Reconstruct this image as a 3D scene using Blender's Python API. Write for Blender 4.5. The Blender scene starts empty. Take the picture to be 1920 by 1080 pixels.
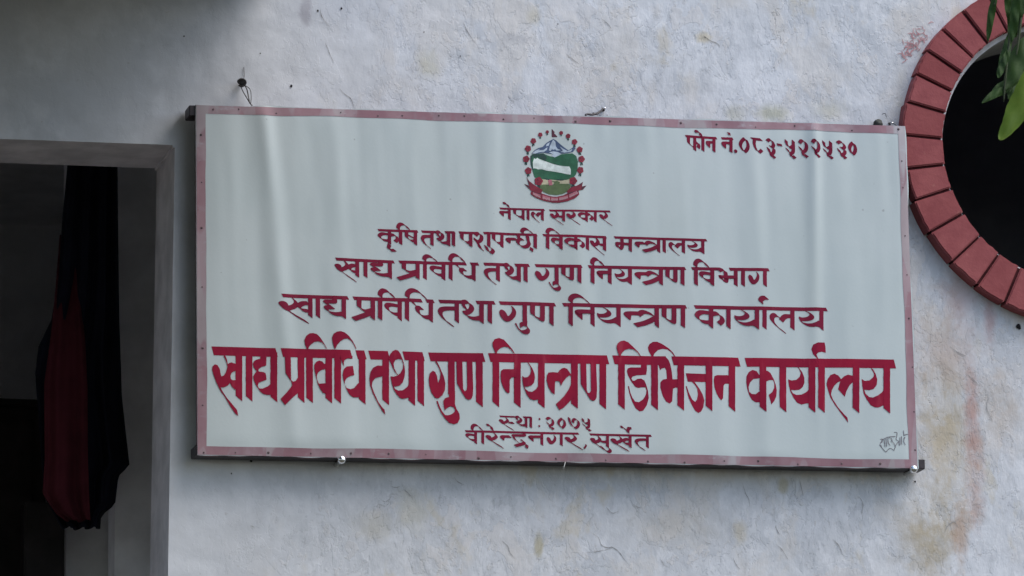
import bpy, bmesh, math, random
from mathutils import Vector, noise as mnoise
R = math.radians
random.seed(7)
S = bpy.context.scene
COL = S.collection

# ------------------------------------------------------------------ camera
YAW, PIT, ROLL, DIST, FPX = R(14), R(12), -0.01, 13.6, 10000.0
W0 = Vector((0, 0, 4.4))
VD = Vector((math.sin(YAW)*math.cos(PIT), math.cos(YAW)*math.cos(PIT), math.sin(PIT)))
CAM = W0 - VD*DIST
_r = VD.cross(Vector((0, 0, 1))).normalized(); _u = _r.cross(VD)
_c, _s = math.cos(ROLL), math.sin(ROLL)
VR = _r*_c + _u*_s; VU = _u*_c - _r*_s
from mathutils import Matrix
cd = bpy.data.cameras.new('camera'); cam = bpy.data.objects.new('camera', cd); COL.objects.link(cam)
m = Matrix((VR, VU, -VD)).transposed().to_4x4(); m.translation = CAM
cam.matrix_world = m
cd.sensor_width = 36; cd.lens = 36*FPX/1920; cd.clip_end = 2000
cd.dof.use_dof = True; cd.dof.focus_distance = DIST; cd.dof.aperture_fstop = 5.6
S.camera = cam

# ------------------------------------------------------------------ light
w = bpy.data.worlds.new('World'); S.world = w; w.use_nodes = True
nt = w.node_tree; bg = nt.nodes['Background']
sky = nt.nodes.new('ShaderNodeTexSky'); sky.sky_type = 'NISHITA'; sky.sun_disc = False
sky.sun_elevation = R(56); sky.sun_rotation = R(128)
sky.air_density = 1.0; sky.dust_density = 2.0; sky.ozone_density = 1.0
nt.links.new(sky.outputs[0], bg.inputs[0]); bg.inputs[1].default_value = 0.14
ld = bpy.data.lights.new('sun', 'SUN'); ld.energy = 1.1; ld.angle = R(50); ld.color = (1, .965, .91)
sun = bpy.data.objects.new('sun', ld); COL.objects.link(sun)
sd = Vector((math.cos(R(56))*math.sin(R(128)), math.cos(R(56))*math.cos(R(128)), math.sin(R(56))))
sun.rotation_euler = (-sd).to_track_quat('-Z', 'Y').to_euler()
S.view_settings.view_transform = 'Standard'; S.view_settings.look = 'None'
S.view_settings.exposure = 0.84; S.view_settings.gamma = 1
S.render.filter_size = 1.9
S.cycles.max_bounces = 8

# ------------------------------------------------------------------ helpers
def P(px, py, y=0.0):
    """a photograph point on the plane of given depth y (wall face is y = 0)"""
    v = VD*FPX + VR*(px-960) - VU*(py-540)
    t = (y-CAM.y)/v.y
    return CAM + v*t

def obj(name, bm, mat, parent=None, smooth=False):
    me = bpy.data.meshes.new(name)
    if isinstance(bm, bmesh.types.BMesh):
        bm.to_mesh(me); bm.free()
    else:
        me.from_pydata(*bm)
    if smooth:
        for p in me.polygons: p.use_smooth = True
    o = bpy.data.objects.new(name, me); COL.objects.link(o)
    if mat: me.materials.append(mat)
    if parent: o.parent = parent
    return o

def tag(o, label=None, cat=None, group=None, kind=None):
    if label: o['label'] = label
    if cat: o['category'] = cat
    if group: o['group'] = group
    if kind: o['kind'] = kind
    return o

def empty(name, loc, label, cat, group=None):
    o = bpy.data.objects.new(name, None); COL.objects.link(o); o.location = loc; o.empty_display_size = .05
    return tag(o, label, cat, group)

def adopt(root):
    """children are built in world space: keep them there under a moved root"""
    inv = Matrix.Translation(root.location).inverted()
    for o in list(bpy.data.objects):
        if o.parent == root: o.matrix_parent_inverse = inv

def box(bm, a, b):
    vs = [bm.verts.new((x, y, z)) for x in (a[0], b[0]) for y in (a[1], b[1]) for z in (a[2], b[2])]
    for f in ((0,1,3,2),(4,6,7,5),(0,4,5,1),(2,3,7,6),(0,2,6,4),(1,5,7,3)):
        bm.faces.new([vs[i] for i in f])
    return vs

def prism(bm, quad, y0, y1):
    """quad of (x,z) corners pulled from y0 to y1"""
    n = len(quad)
    a = [bm.verts.new((x, y0, z)) for x, z in quad]; b = [bm.verts.new((x, y1, z)) for x, z in quad]
    bm.faces.new(a); bm.faces.new(b[::-1])
    for i in range(n):
        j = (i+1) % n
        bm.faces.new((a[i], b[i], b[j], a[j]))
    return a+b

def tube(bm, pts, rad, seg=6):
    rings = []
    n = len(pts); pts = [Vector(p) for p in pts]
    for i, p in enumerate(pts):
        t = (pts[min(i+1, n-1)]-pts[max(i-1, 0)]).normalized()
        a = t.cross(Vector((0.3, 1, 0.2))).normalized(); b = t.cross(a)
        r = rad[i] if isinstance(rad, (list, tuple)) else rad
        rings.append([bm.verts.new(p+(a*math.cos(k*2*math.pi/seg)+b*math.sin(k*2*math.pi/seg))*r) for k in range(seg)])
    for i in range(n-1):
        for k in range(seg):
            l = (k+1) % seg
            bm.faces.new((rings[i][k], rings[i][l], rings[i+1][l], rings[i+1][k]))
    bm.faces.new(rings[0][::-1]); bm.faces.new(rings[-1])

def crom(pts, k=6, closed=False):
    """Catmull-Rom through the points"""
    n = len(pts)
    if n < 3 and not closed:
        (x0, y0), (x1, y1) = pts
        return [(x0+(x1-x0)*i/4, y0+(y1-y0)*i/4) for i in range(5)]
    out = []
    for i in range(n if closed else n-1):
        g = (lambda j: pts[j % n]) if closed else (lambda j: pts[max(0, min(n-1, j))])
        p0, p1, p2, p3 = g(i-1), g(i), g(i+1), g(i+2)
        for s in range(k):
            t = s/k; q = []
            for d in (0, 1):
                q.append(.5*(2*p1[d]+(p2[d]-p0[d])*t+(2*p0[d]-5*p1[d]+4*p2[d]-p3[d])*t*t+(3*p1[d]-p0[d]-3*p2[d]+p3[d])*t**3))
            out.append(tuple(q))
    if not closed: out.append(tuple(pts[-1]))
    return out

def smooth01(a, b, x):
    t = max(0, min(1, (x-a)/(b-a))); return t*t*(3-2*t)

# ------------------------------------------------------------------ materials
class NT:
    """small node-tree writer"""
    def __init__(s, name, rough=.8, spec=.3):
        s.m = bpy.data.materials.new(name); s.m.use_nodes = True
        s.t = s.m.node_tree; s.b = s.t.nodes['Principled BSDF']
        s.b.inputs['Roughness'].default_value = rough
        s.b.inputs['Specular IOR Level'].default_value = spec
        g = s.t.nodes.new('ShaderNodeNewGeometry'); s.pos = g.outputs['Position']
        sep = s.t.nodes.new('ShaderNodeSeparateXYZ'); s.l(s.pos, sep.inputs[0]); s.X, s.Y, s.Z = sep.outputs
    def l(s, a, b): s.t.links.new(a, b)
    def put(s, sock, v):
        if hasattr(v, 'is_linked') or isinstance(v, bpy.types.NodeSocket): s.l(v, sock)
        else: sock.default_value = v
    def scale(s, v, at=(0, 0, 0), rot=(0, 0, 0)):
        n = s.t.nodes.new('ShaderNodeMapping'); s.l(s.pos, n.inputs[0]); n.inputs[3].default_value = v; n.inputs[1].default_value = at; n.inputs[2].default_value = rot
        return n.outputs[0]
    def noise(s, sc, det=4, rough=.55, dist=0, vec=None, col=False):
        n = s.t.nodes.new('ShaderNodeTexNoise'); s.l(vec or s.pos, n.inputs['Vector'])
        n.inputs['Scale'].default_value = sc; n.inputs['Detail'].default_value = det
        n.inputs['Roughness'].default_value = rough; n.inputs['Distortion'].default_value = dist
        return n.outputs[1 if col else 0]
    def vor(s, sc, vec=None, feat='DISTANCE_TO_EDGE'):
        n = s.t.nodes.new('ShaderNodeTexVoronoi'); n.feature = feat; s.l(vec or s.pos, n.inputs['Vector']); n.inputs['Scale'].default_value = sc
        return n.outputs['Distance']
    def mr(s, v, a, b, c=0., d=1., smooth=True):
        n = s.t.nodes.new('ShaderNodeMapRange'); n.interpolation_type = 'SMOOTHSTEP' if smooth else 'LINEAR'
        s.put(n.inputs[0], v)
        for i, q in enumerate((a, b, c, d)): n.inputs[i+1].default_value = q
        return n.outputs[0]
    def ma(s, op, a, b=0., c=0.):
        n = s.t.nodes.new('ShaderNodeMath'); n.operation = op
        s.put(n.inputs[0], a); s.put(n.inputs[1], b); s.put(n.inputs[2], c)
        return n.outputs[0]
    def mix(s, f, a, b):
        n = s.t.nodes.new('ShaderNodeMix'); n.data_type = 'RGBA'
        s.put(n.inputs[0], f)
        for i, v in ((6, a), (7, b)):
            if isinstance(v, tuple): v = v if len(v) == 4 else v+(1,)
            s.put(n.inputs[i], v)
        return n.outputs[2]
    def add(s, v, k):
        n = s.t.nodes.new('ShaderNodeVectorMath'); n.operation = 'MULTIPLY_ADD'
        s.l(v, n.inputs[0]); n.inputs[1].default_value = (k, k, k); s.l(s.pos, n.inputs[2]); return n.outputs[0]
    def color(s, v):
        if isinstance(v, tuple): v = v if len(v) == 4 else v+(1,)
        s.put(s.b.inputs['Base Color'], v)
    def bump(s, h, strength=1., dist=.01, prev=None):
        n = s.t.nodes.new('ShaderNodeBump'); s.l(h, n.inputs['Height'])
        s.put(n.inputs['Strength'], strength); n.inputs['Distance'].default_value = dist
        if prev: s.l(prev, n.inputs['Normal'])
        s.l(n.outputs[0], s.b.inputs['Normal']); return n.outputs[0]

def spot(t, px, py, rx, ry, soft=.42, wob=None):
    """0..1 patch round a place of the wall (world X, Z)"""
    c = P(px, py); sx, sz = rx/735, ry/735
    dx = t.ma('DIVIDE', t.ma('SUBTRACT', t.X, c.x), sx); dz = t.ma('DIVIDE', t.ma('SUBTRACT', t.Z, c.z), sz)
    d = t.ma('SQRT', t.ma('ADD', t.ma('MULTIPLY', dx, dx), t.ma('MULTIPLY', dz, dz)))
    if wob is not None: d = t.ma('MULTIPLY_ADD', wob, 1.6, t.ma('SUBTRACT', d, .8))
    return t.mr(d, 1-soft, 1., 1., 0.)

def wall_material():
    t = NT('whitewashed_plaster', .9, .15)
    warp = t.add(t.noise(5, 3, col=True), .10)
    big = t.noise(1.6, 3, .5)
    mid = t.noise(6, 6, .6, vec=warp)
    fine = t.noise(38, 5, .65)
    str_ = t.noise(9, 6, .62, vec=t.scale((1.5, 1, .75), rot=(0, R(-28), 0)))
    c = t.mix(t.mr(big, .35, .65), (.545, .565, .595), (.575, .585, .60))
    c = t.mix(t.mr(mid, .42, .62), c, (.645, .66, .685))
    rough = t.mr(t.ma('MULTIPLY_ADD', t.Z, -.15, t.X), -1.45, -.75)       # smooth render by the door, flaking to the right
    # layers of flaking wash: plateaus with hard rims
    lay = t.noise(7.5, 7, .62, .35, vec=t.scale((1.3, 1, .9), (3, 1, 2), (0, R(-25), 0)))
    l1 = t.mr(lay, .497, .507); l2 = t.mr(lay, .575, .583); l3 = t.mr(str_, .415, .423)
    c = t.mix(t.ma('MULTIPLY', t.ma('MULTIPLY', l1, rough), .30), c, (.48, .50, .53))
    c = t.mix(t.ma('MULTIPLY', t.ma('MULTIPLY', l2, rough), .6), c, (.61, .595, .585))
    mot = t.noise(24, 6, .7, .3, vec=t.scale((1.4, 1, .8), (2, 1, 4), (0, R(-25), 0)))
    c = t.mix(t.ma('MULTIPLY', t.mr(mot, .52, .62), t.ma('MULTIPLY_ADD', rough, .40, .06)), c, (.70, .71, .73))
    c = t.mix(t.ma('MULTIPLY', t.mr(mot, .46, .36), t.ma('MULTIPLY_ADD', rough, .42, .08)), c, (.44, .455, .475))
    warm = t.noise(4.2, 5, .65, .3, vec=t.scale((1.2, 1, .8), (9, 3, 2)))
    c = t.mix(t.ma('MULTIPLY', t.mr(warm, .50, .62), t.ma('MULTIPLY_ADD', rough, .45, .05)), c, (.60, .57, .53))
    ye = t.ma('MULTIPLY', t.mr(t.noise(6.5, 5, .6, .2, vec=t.scale((1.3, 1, .8), (7, 3, 5))), .60, .70), rough)
    c = t.mix(t.ma('MULTIPLY', ye, .55), c, (.54, .49, .39))
    wob = t.noise(17, 7, .7)
    wob2 = t.noise(5, 5, .6)
    # stains of their own shape
    brk = t.mr(t.noise(10, 8, .72, .4, vec=t.scale((1.3, 1, .8), (6, 2, 1), (0, R(-25), 0))), .40, .53, .50, 1.)
    def st(col, amt, *a, w_=wob):
        nonlocal c
        f = t.ma('MULTIPLY', spot(t, *a, wob=w_), amt)
        if a[3] > 80: f = t.ma('MULTIPLY', f, brk)          # big stains come through flaking wash in patches
        c = t.mix(f, c, col)
    st((.45, .39, .29), .95, 1770, 800, 75, 330, 1.0)
    st((.39, .33, .23), .85, 1740, 1010, 85, 130, 1.0)
    st((.44, .30, .25), .75, 1828, 880, 28, 170, .9)
    st((.44, .33, .26), .8, 1800, 1000, 26, 90, .8)
    st((.42, .25, .22), .7, 1822, 765, 22, 120, .9)
    st((.47, .39, .37), .5, 1780, 660, 120, 110, 1.0)
    st((.50, .42, .34), .6, 1880, 760, 70, 130, 1.0)
    st((.47, .33, .31), .55, 1800, 560, 60, 80, 1.0)
    st((.45, .27, .26), .6, 1855, 600, 20, 60, .9)
    st((.40, .40, .29), .7, 1450, 213, 50, 26, 1.0)
    st((.42, .41, .33), .6, 1375, 215, 40, 26, 1.0)
    st((.44, .43, .33), .45, 1550, 205, 60, 30, 1.0)
    st((.52, .50, .42), .55, 775, 955, 45, 60, .8)
    st((.52, .49, .41), .5, 700, 985, 55, 45, .9)
    st((.44, .40, .28), .8, 1011, 1023, 13, 32, .7)
    st((.46, .42, .30), .7, 1468, 912, 15, 22, .8)
    st((.50, .45, .35), .7, 1385, 998, 20, 30, .8)
    st((.52, .48, .38), .6, 1000, 30, 22, 30, .9)
    st((.52, .50, .40), .6, 800, 120, 30, 40, .9)
    st((.43, .43, .44), .6, 965, 72, 45, 14, .9)
    st((.36, .35, .38), .75, 572, 22, 17, 38, .6)
    st((.56, .50, .38), .8, 1320, 70, 20, 16, .7)
    st((.47, .44, .35), .5, 1690, 200, 30, 120, 1.0)
    st((.48, .46, .42), .4, 1250, 985, 200, 60, 1.0)
    # thin hair cracks
    cr = t.vor(7, vec=t.add(t.noise(9, 5, .6, col=True), .16))
    crm = t.ma('MULTIPLY', t.mr(cr, .0, .012, 1., 0.), t.ma('MULTIPLY', t.mr(t.noise(3.2, 3, .5, vec=t.scale((1, 1, 1), (11, 2, 9))), .60, .70), rough))
    c = t.mix(t.ma('MULTIPLY', crm, .28), c, (.30, .29, .27))
    sp = t.ma('MULTIPLY', t.mr(t.noise(60, 2, .5), .70, .76), .35)
    c = t.mix(sp, c, (.40, .38, .36))
    t.color(c)
    amp = t.ma('MULTIPLY_ADD', rough, .85, .15)
    h = t.ma('MULTIPLY', t.ma('ADD', t.ma('MULTIPLY', l1, .20), t.ma('ADD', t.ma('MULTIPLY', l2, .22), t.ma('MULTIPLY', l3, .22))), amp)
    h = t.ma('ADD', h, t.ma('MULTIPLY', t.ma('MULTIPLY', mid, 1.2), amp))
    h = t.ma('ADD', h, t.ma('MULTIPLY', t.ma('MULTIPLY', str_, 1.3), amp))
    h = t.ma('ADD', h, t.ma('MULTIPLY', fine, .22))
    h = t.ma('SUBTRACT', h, t.ma('MULTIPLY', crm, .5)); h = t.ma('ADD', h, t.ma('MULTIPLY', t.ma('MULTIPLY', mot, .22), amp))
    b1 = t.bump(t.noise(3.0, 3, .5), .8, .030)
    t.bump(h, .62, .0062, b1)
    return t.m

def plain(name, col, rough=.7, spec=.3, var=.12, sc=12, bump=0., metal=0.):
    t = NT(name, rough, spec)
    n = t.noise(sc, 5, .6)
    lo = tuple(c*(1-var) for c in col); hi = tuple(min(1, c*(1+var)) for c in col)
    t.color(t.mix(t.mr(n, .3, .7), lo, hi))
    if bump: t.bump(t.noise(sc*4, 4, .6), .6, bump)
    t.b.inputs['Metallic'].default_value = metal
    return t.m

M = {}
M['wall'] = wall_material()
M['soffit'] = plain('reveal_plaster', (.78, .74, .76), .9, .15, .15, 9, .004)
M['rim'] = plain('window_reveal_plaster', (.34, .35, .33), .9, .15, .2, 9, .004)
M['concrete'] = plain('canopy_concrete', (.16, .158, .155), .9, .2, .25, 4, .006)
M['inside'] = plain('room_plaster', (.74, .73, .74), .9, .1, .15, 3, .003)
M['partition'] = plain('partition_plaster', (.78, .77, .79), .9, .1, .15, 5, .003)
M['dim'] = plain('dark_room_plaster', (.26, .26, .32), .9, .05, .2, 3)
M['floor'] = plain('cement_floor', (.16, .155, .15), .8, .2, .2, 3)
def banner_material():
    t = NT('banner_vinyl', .45, .25)
    c = t.mix(t.mr(t.noise(3, 4, .6), .35, .65), (.475, .535, .53), (.51, .565, .56))
    c = t.mix(t.mr(t.noise(1.3, 3, .5, vec=t.scale((3, 1, .4), (4, 0, 1))), .55, .75, 0., .35), c, (.48, .52, .475))
    c = t.mix(t.mr(t.noise(55, 2, .5), .74, .78, 0., .6), c, (.27, .28, .28))
    t.color(c); t.bump(t.noise(130, 2, .5), .25, .0006)
    return t.m
M['banner'] = banner_material()
def border_material():
    t = NT('faded_red_paint', .6, .2)
    c = t.mix(t.mr(t.noise(5, 4, .6, vec=t.scale((1.8, 1, 1.2))), .36, .62), (.27, .165, .19), (.36, .27, .29))
    c = t.mix(t.mr(t.noise(16, 5, .7, vec=t.scale((1, 1, 2.2))), .56, .70, 0., .75), c, (.40, .37, .39))
    c = t.mix(t.mr(t.noise(7, 2, .5, vec=t.scale((2.5, 1, .2), (5, 1, 2))), .64, .70, 0., .6), c, (.42, .43, .44))
    seg = t.noise(3.1, 2, .5, vec=t.scale((3.2, 1, .9), (1, 4, 3)))
    c = t.mix(t.mr(seg, .50, .515, 0., .45), c, (.28, .125, .15)); c = t.mix(t.mr(seg, .405, .39, 0., .6), c, (.37, .34, .345))
    c = t.mix(t.mr(t.noise(30, 4, .7), .66, .74, 0., .5), c, (.17, .10, .115))
    t.color(c); return t.m
M['border'] = border_material()
def letter_material(name, a, b, c_):
    t = NT(name, .7, .1)
    c = t.mix(t.mr(t.noise(9, 4, .6), .35, .65), a, b)
    c = t.mix(t.mr(t.noise(22, 3, .6, vec=t.scale((2, 1, .4))), .58, .76, 0., .6), c, c_)
    t.color(c); return t.m
M['biglet'] = letter_material('crimson_sign_paint', (.225, .008, .034), (.285, .010, .036), (.35, .040, .068))
M['letters'] = letter_material('maroon_sign_paint', (.165, .011, .035), (.205, .014, .040), (.25, .035, .06))
M['ink'] = plain('grey_marker_ink', (.17, .16, .18), .6, .3, .3, 40)
M['steel'] = plain('dark_painted_steel', (.030, .022, .026), .5, .4, .35, 14, .002)
M['chrome'] = plain('bright_bolt_steel', (.80, .80, .80), .16, .5, .05, 20, 0, 1.)
M['rivet'] = plain('rusty_tack', (.13, .09, .095), .7, .3, .4, 30)
M['wire'] = plain('binding_wire', (.07, .065, .065), .5, .4, .3, 30, 0, .4)
M['palewire'] = plain('pale_wire', (.55, .54, .5), .4, .4, .1, 30, 0, .3)
M['plug'] = plain('dark_wall_plug', (.075, .075, .065), .8, .2, .4, 60, .003)
def brick_material():
    t = NT('red_oxide_painted_brick', .72, .25)
    rnd = t.t.nodes.new('ShaderNodeAttribute'); rnd.attribute_name = 'tone'
    c = t.mix(t.mr(t.noise(11, 5, .65), .35, .68), (.25, .060, .064), (.32, .088, .088))
    c = t.mix(t.ma('MULTIPLY', rnd.outputs['Fac'], .55), c, (.205, .040, .040))
    c = t.mix(t.mr(t.noise(26, 5, .7), .66, .76, 0., .45), c, (.42, .20, .16))
    t.color(c); t.bump(t.noise(28, 6, .65), .5, .0045)
    return t.m
M['brick'] = brick_material()
M['groove'] = plain('dark_red_joint_shade', (.060, .016, .018), .9, .1, .3, 30, .002)  # shadow in the joints put into the colour as a darkened brick red
def cloth_material(name, a, b):
    t = NT(name, .95, .1); t.color(t.mix(t.mr(t.noise(7, 4, .6), .35, .65), a, b)); t.bump(t.noise(200, 2, .5), .3, .001); return t.m
M['navy'] = cloth_material('navy_cloth', (.006, .007, .013), (.010, .011, .020))
M['red'] = cloth_material('dark_red_cloth', (.046, .009, .013), (.068, .013, .018))
M['wood'] = plain('dark_wood', (.020, .017, .017), .7, .2, .4, 8, .002)
def leaf_material(name, a, b, tr=.35):
    t = NT(name, .6, .15); t.color(t.mix(t.mr(t.noise(22, 4, .6), .35, .65), a, b))
    tl = t.t.nodes.new('ShaderNodeBsdfTranslucent'); tl.inputs[0].default_value = tuple(min(1, q*1.5) for q in b)+(1,)
    mx = t.t.nodes.new('ShaderNodeMixShader'); mx.inputs[0].default_value = tr
    t.l(t.b.outputs[0], mx.inputs[1]); t.l(tl.outputs[0], mx.inputs[2])
    t.l(mx.outputs[0], t.t.nodes['Material Output'].inputs[0]); return t.m
M['leaf'] = leaf_material('dull_leaf', (.020, .044, .012), (.036, .072, .018), .25)
M['freshleaf'] = leaf_material('fresh_leaf', (.062, .115, .012), (.095, .150, .018))
M['stem'] = plain('plant_stem', (.05, .065, .03), .7, .3, .3, 30)
M['ground'] = plain('bare_earth', (.080, .078, .060), .95, .1, .3, 2, .02)

# ------------------------------------------------------------------ ground
def gz(y): return 2.2*smooth01(-9.0, -2.2, y)
g = bmesh.new()
xs = [-600, -60, -12, -6, -3, 0, 3, 6, 12, 60, 600]
ys = [-600, -100, -40, -20, -14] + [-9.0+i*.4 for i in range(18)] + [-1, 0, 5, 40, 600]
grid = [[g.verts.new((x, y, gz(y))) for x in xs] for y in ys]
for i in range(len(ys)-1):
    for j in range(len(xs)-1): g.faces.new((grid[i][j], grid[i][j+1], grid[i+1][j+1], grid[i+1][j]))
tag(obj('ground', g, M['ground'], smooth=True), kind='structure')

# ------------------------------------------------------------------ building
B = empty('building', (0, 0, 2.2), 'whitewashed plastered building front with a dark doorway and a round window', 'building')
TH = .26
def boolwall():
    bm = bmesh.new(); box(bm, (-5, 0, 1.6), (5, TH, 7.2)); o = obj('wall', bm, M['wall'])
    cut = []
    a = P(328, 272); b = P(315, 1080); dx = (b.x-a.x)/(b.z-a.z)
    zt = a.z
    bm = bmesh.new(); prism(bm, [(a.x-1.0, zt-.012), (a.x, zt), (a.x+dx*(2.34-zt), 2.34), (a.x-1.0, 2.34)], -.3, .7)
    bm.normal_update()
    bmesh.ops.recalc_face_normals(bm, faces=bm.faces[:])
    bmesh.ops.bevel(bm, geom=[e for e in bm.edges if abs(e.verts[0].co.y-e.verts[1].co.y) > .5], offset=.006, segments=2, affect='EDGES')
    cut.append(obj('cut', bm, None))
    bm = bmesh.new(); c = RC
    prism(bm, [(c[0]+(RI-.012)*math.cos(i*math.pi/48), c[1]+(RI-.012)*math.sin(i*math.pi/48)) for i in range(96)], -.3, .7)
    bmesh.ops.recalc_face_normals(bm, faces=bm.faces[:])
    cut.append(obj('cut', bm, None))
    bm = o.data; bb = bmesh.new(); bb.from_mesh(bm); bmesh.ops.recalc_face_normals(bb, faces=bb.faces[:]); bb.to_mesh(bm); bb.free()
    for q in cut:
        md = o.modifiers.new('b', 'BOOLEAN'); md.object = q; md.operation = 'DIFFERENCE'; md.solver = 'EXACT'
    dg = bpy.context.evaluated_depsgraph_get(); dg.update()
    me = bpy.data.meshes.new_from_object(o.evaluated_get(dg))
    o.modifiers.clear(); o.data = me; me.name = 'wall'
    if not me.materials: me.materials.append(M['wall'])
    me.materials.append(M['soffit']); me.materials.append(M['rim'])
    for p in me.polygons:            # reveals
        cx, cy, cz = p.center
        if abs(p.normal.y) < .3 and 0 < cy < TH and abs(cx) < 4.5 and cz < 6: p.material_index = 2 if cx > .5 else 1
    for q in cut:
        mm = q.data; bpy.data.objects.remove(q); bpy.data.meshes.remove(mm)
    o.parent = B
    return o
# ring: circle fitted on the wall plane
RY = .045
_p = [P(*q, -RY) for q in ((1887,60),(1823,107),(1786,172),(1770,267),(1788,360),(1837,443),(1917,500))]
def fit(ps):
    n = len(ps); sx = sum(p.x for p in ps)/n; sz = sum(p.z for p in ps)/n
    u = [(p.x-sx, p.z-sz) for p in ps]
    suu = sum(a*a for a, b in u); svv = sum(b*b for a, b in u); suv = sum(a*b for a, b in u)
    A = .5*sum(a**3+a*b*b for a, b in u); Bq = .5*sum(b**3+b*a*a for a, b in u); D = suu*svv-suv*suv
    a0 = (A*svv-Bq*suv)/D; b0 = (Bq*suu-A*suv)/D
    return (sx+a0, sz+b0), math.sqrt(a0*a0+b0*b0+(suu+svv)/n)
RC, RI = fit(_p)
_o = [P(*q, -RY*.8) for q in ((1820.5,0),(1762,53),(1732,92),(1697,194),(1697,278),(1720,377),(1750,440),(1790,490),(1840,533),(1920,587))]
RO = sum(math.hypot(p.x-RC[0], p.z-RC[1]) for p in _o)/len(_o)
wall = boolwall()

# brick surround of the round window
win = obj("round_window", bmesh.new(), M["groove"], B)
bm = bmesh.new()
N = 120
def ringmesh(bm, r0, r1, y0, y1):
    L = []
    for i in range(N):
        a = 2*math.pi*i/N
        L.append([bm.verts.new((RC[0]+r*math.cos(a), y, RC[1]+r*math.sin(a))) for r, y in ((r0, y1), (r0, y0), (r1, y0), (r1, y1))])
    for i in range(N):
        j = (i+1) % N
        for k in range(4): bm.faces.new((L[i][k], L[i][(k+1) % 4], L[j][(k+1) % 4], L[j][k]))
ringmesh(bm, RI+.003, RO-.006, -RY+.010, .001)
bmesh.ops.recalc_face_normals(bm, faces=bm.faces[:]); bm.to_mesh(win.data); bm.free()
# measured brick joints (outer end, inner end)
jt = [((1802.5,14),(1850,81)),((1768,54),(1823,107)),((1737,96),(1802,137)),((1720.5,139),(1786,172)),((1705,185),(1772,218)),((1697,246),(1770,266)),
      ((1700,308),(1777,317)),((1715,368),(1788,360)),((1745,430),(1810,402)),((1790,487),(1838,443)),((1837,530),(1873,475)),((1885,567),(1912,502)),((1871,17),(1886,58))]
ang = []
for o_, i_ in jt:
    p, q = P(*o_, -RY), P(*i_, -RY); mx, mz = (p.x+q.x)/2, (p.z+q.z)/2
    ang.append(math.atan2(mz-RC[1], mx-RC[0]) % (2*math.pi))
ang.sort()
step = (ang[-1]-ang[0])/(len(ang)-1)
rest = 2*math.pi-(ang[-1]-ang[0]); k = round(rest/step)
ang += [ang[-1]+rest*(i+1)/k for i in range(k-1)]
ang.append(ang[0]+2*math.pi)
bm = bmesh.new(); tones = []
for i in range(len(ang)-1):
    a0, a1 = ang[i], ang[i+1]; rnd = random.Random(i); gap = rnd.uniform(.0026, .0042); dr = rnd.uniform(-.004, .004); dy = rnd.uniform(-.003, .003); n = 7
    fr, bk = [], []
    for r in (RI, RO+dr):
        ga = gap/r
        for s in range(n):
            a = a0+ga+(a1-a0-2*ga)*s/(n-1)
            fr.append((RC[0]+r*math.cos(a), RC[1]+r*math.sin(a)))
    loop = fr[:n]+fr[n:][::-1]
    b2 = bmesh.new(); prism(b2, loop, -RY+dy, .002)
    for v in b2.verts:
        if v.co.y < -.02: v.co.x += rnd.uniform(-.0013, .0013); v.co.z += rnd.uniform(-.0013, .0013)
    bmesh.ops.recalc_face_normals(b2, faces=b2.faces[:])
    bmesh.ops.bevel(b2, geom=[e for e in b2.edges if e.verts[0].co.y < -.02 and e.verts[1].co.y < -.02], offset=.0032, segments=2, affect='EDGES')
    tmp = bpy.data.meshes.new('t'); b2.to_mesh(tmp); b2.free()
    n0 = len(bm.faces); bm.from_mesh(tmp); bpy.data.meshes.remove(tmp)
    tones += [rnd.random()]*(len(bm.faces)-n0)
bk = obj('brick_surround', bm, M['brick'], win)
at = bk.data.attributes.new('tone', 'FLOAT', 'FACE')
for i, v in enumerate(tones): at.data[i].value = v
tag(bk, 'ring of red painted bricks set on end round the opening')

# canopy over the door, out of the picture's top
cz = P(500, -46).z
bm = bmesh.new(); box(bm, (-4.6, -2.9, cz), (P(512, 0).x, -.001, cz+.11))
bmesh.ops.recalc_face_normals(bm, faces=bm.faces[:])
bmesh.ops.bevel(bm, geom=bm.edges[:], offset=.008, segments=2, affect='EDGES')
obj('canopy', bm, M['concrete'], B)

bm = bmesh.new(); box(bm, (-4.6, -3.02, max(P(0, -30, -2.9).z, P(650, -30, -2.9).z)), (P(512, 0).x, -2.902, cz+.11)); bmesh.ops.recalc_face_normals(bm, faces=bm.faces[:]); obj('light_block_beam', bm, M['concrete'], B)  # unseen beam, added to cut the sky light on the wall under the canopy
# rooms behind the openings
def room(name, a, b, mat):
    bm = bmesh.new()
    vs = box(bm, a, b)
    fr = [f for f in bm.faces if all(abs(v.co.y-a[1]) < 1e-6 for v in f.verts)]
    bmesh.ops.delete(bm, geom=fr, context='FACES_ONLY')
    bmesh.ops.recalc_face_normals(bm, faces=bm.faces[:]); bmesh.ops.reverse_faces(bm, faces=bm.faces[:])
    return obj(name, bm, mat, B)
room('room', (-3.2, TH+.002, 2.32), (-.30, 2.6, 5.1), M['inside'])
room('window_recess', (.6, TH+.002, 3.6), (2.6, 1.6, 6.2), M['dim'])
# partition just inside the door
a = P(217, 300, .62); b = P(217, 1080, .62)
bm = bmesh.new(); prism(bm, [(a.x, 5.08), (-.302, 5.08), (-.302, 2.33), (b.x, 2.33)], .62, .72)
bmesh.ops.recalc_face_normals(bm, faces=bm.faces[:])
obj('partition', bm, M['partition'], B)
c_ = P(126, 700, .80)
bm = bmesh.new(); box(bm, (c_.x, .80, 2.33), (a.x+.02, .88, 5.08)); bmesh.ops.recalc_face_normals(bm, faces=bm.faces[:]); obj('partition', bm, M['partition'], B)

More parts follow.
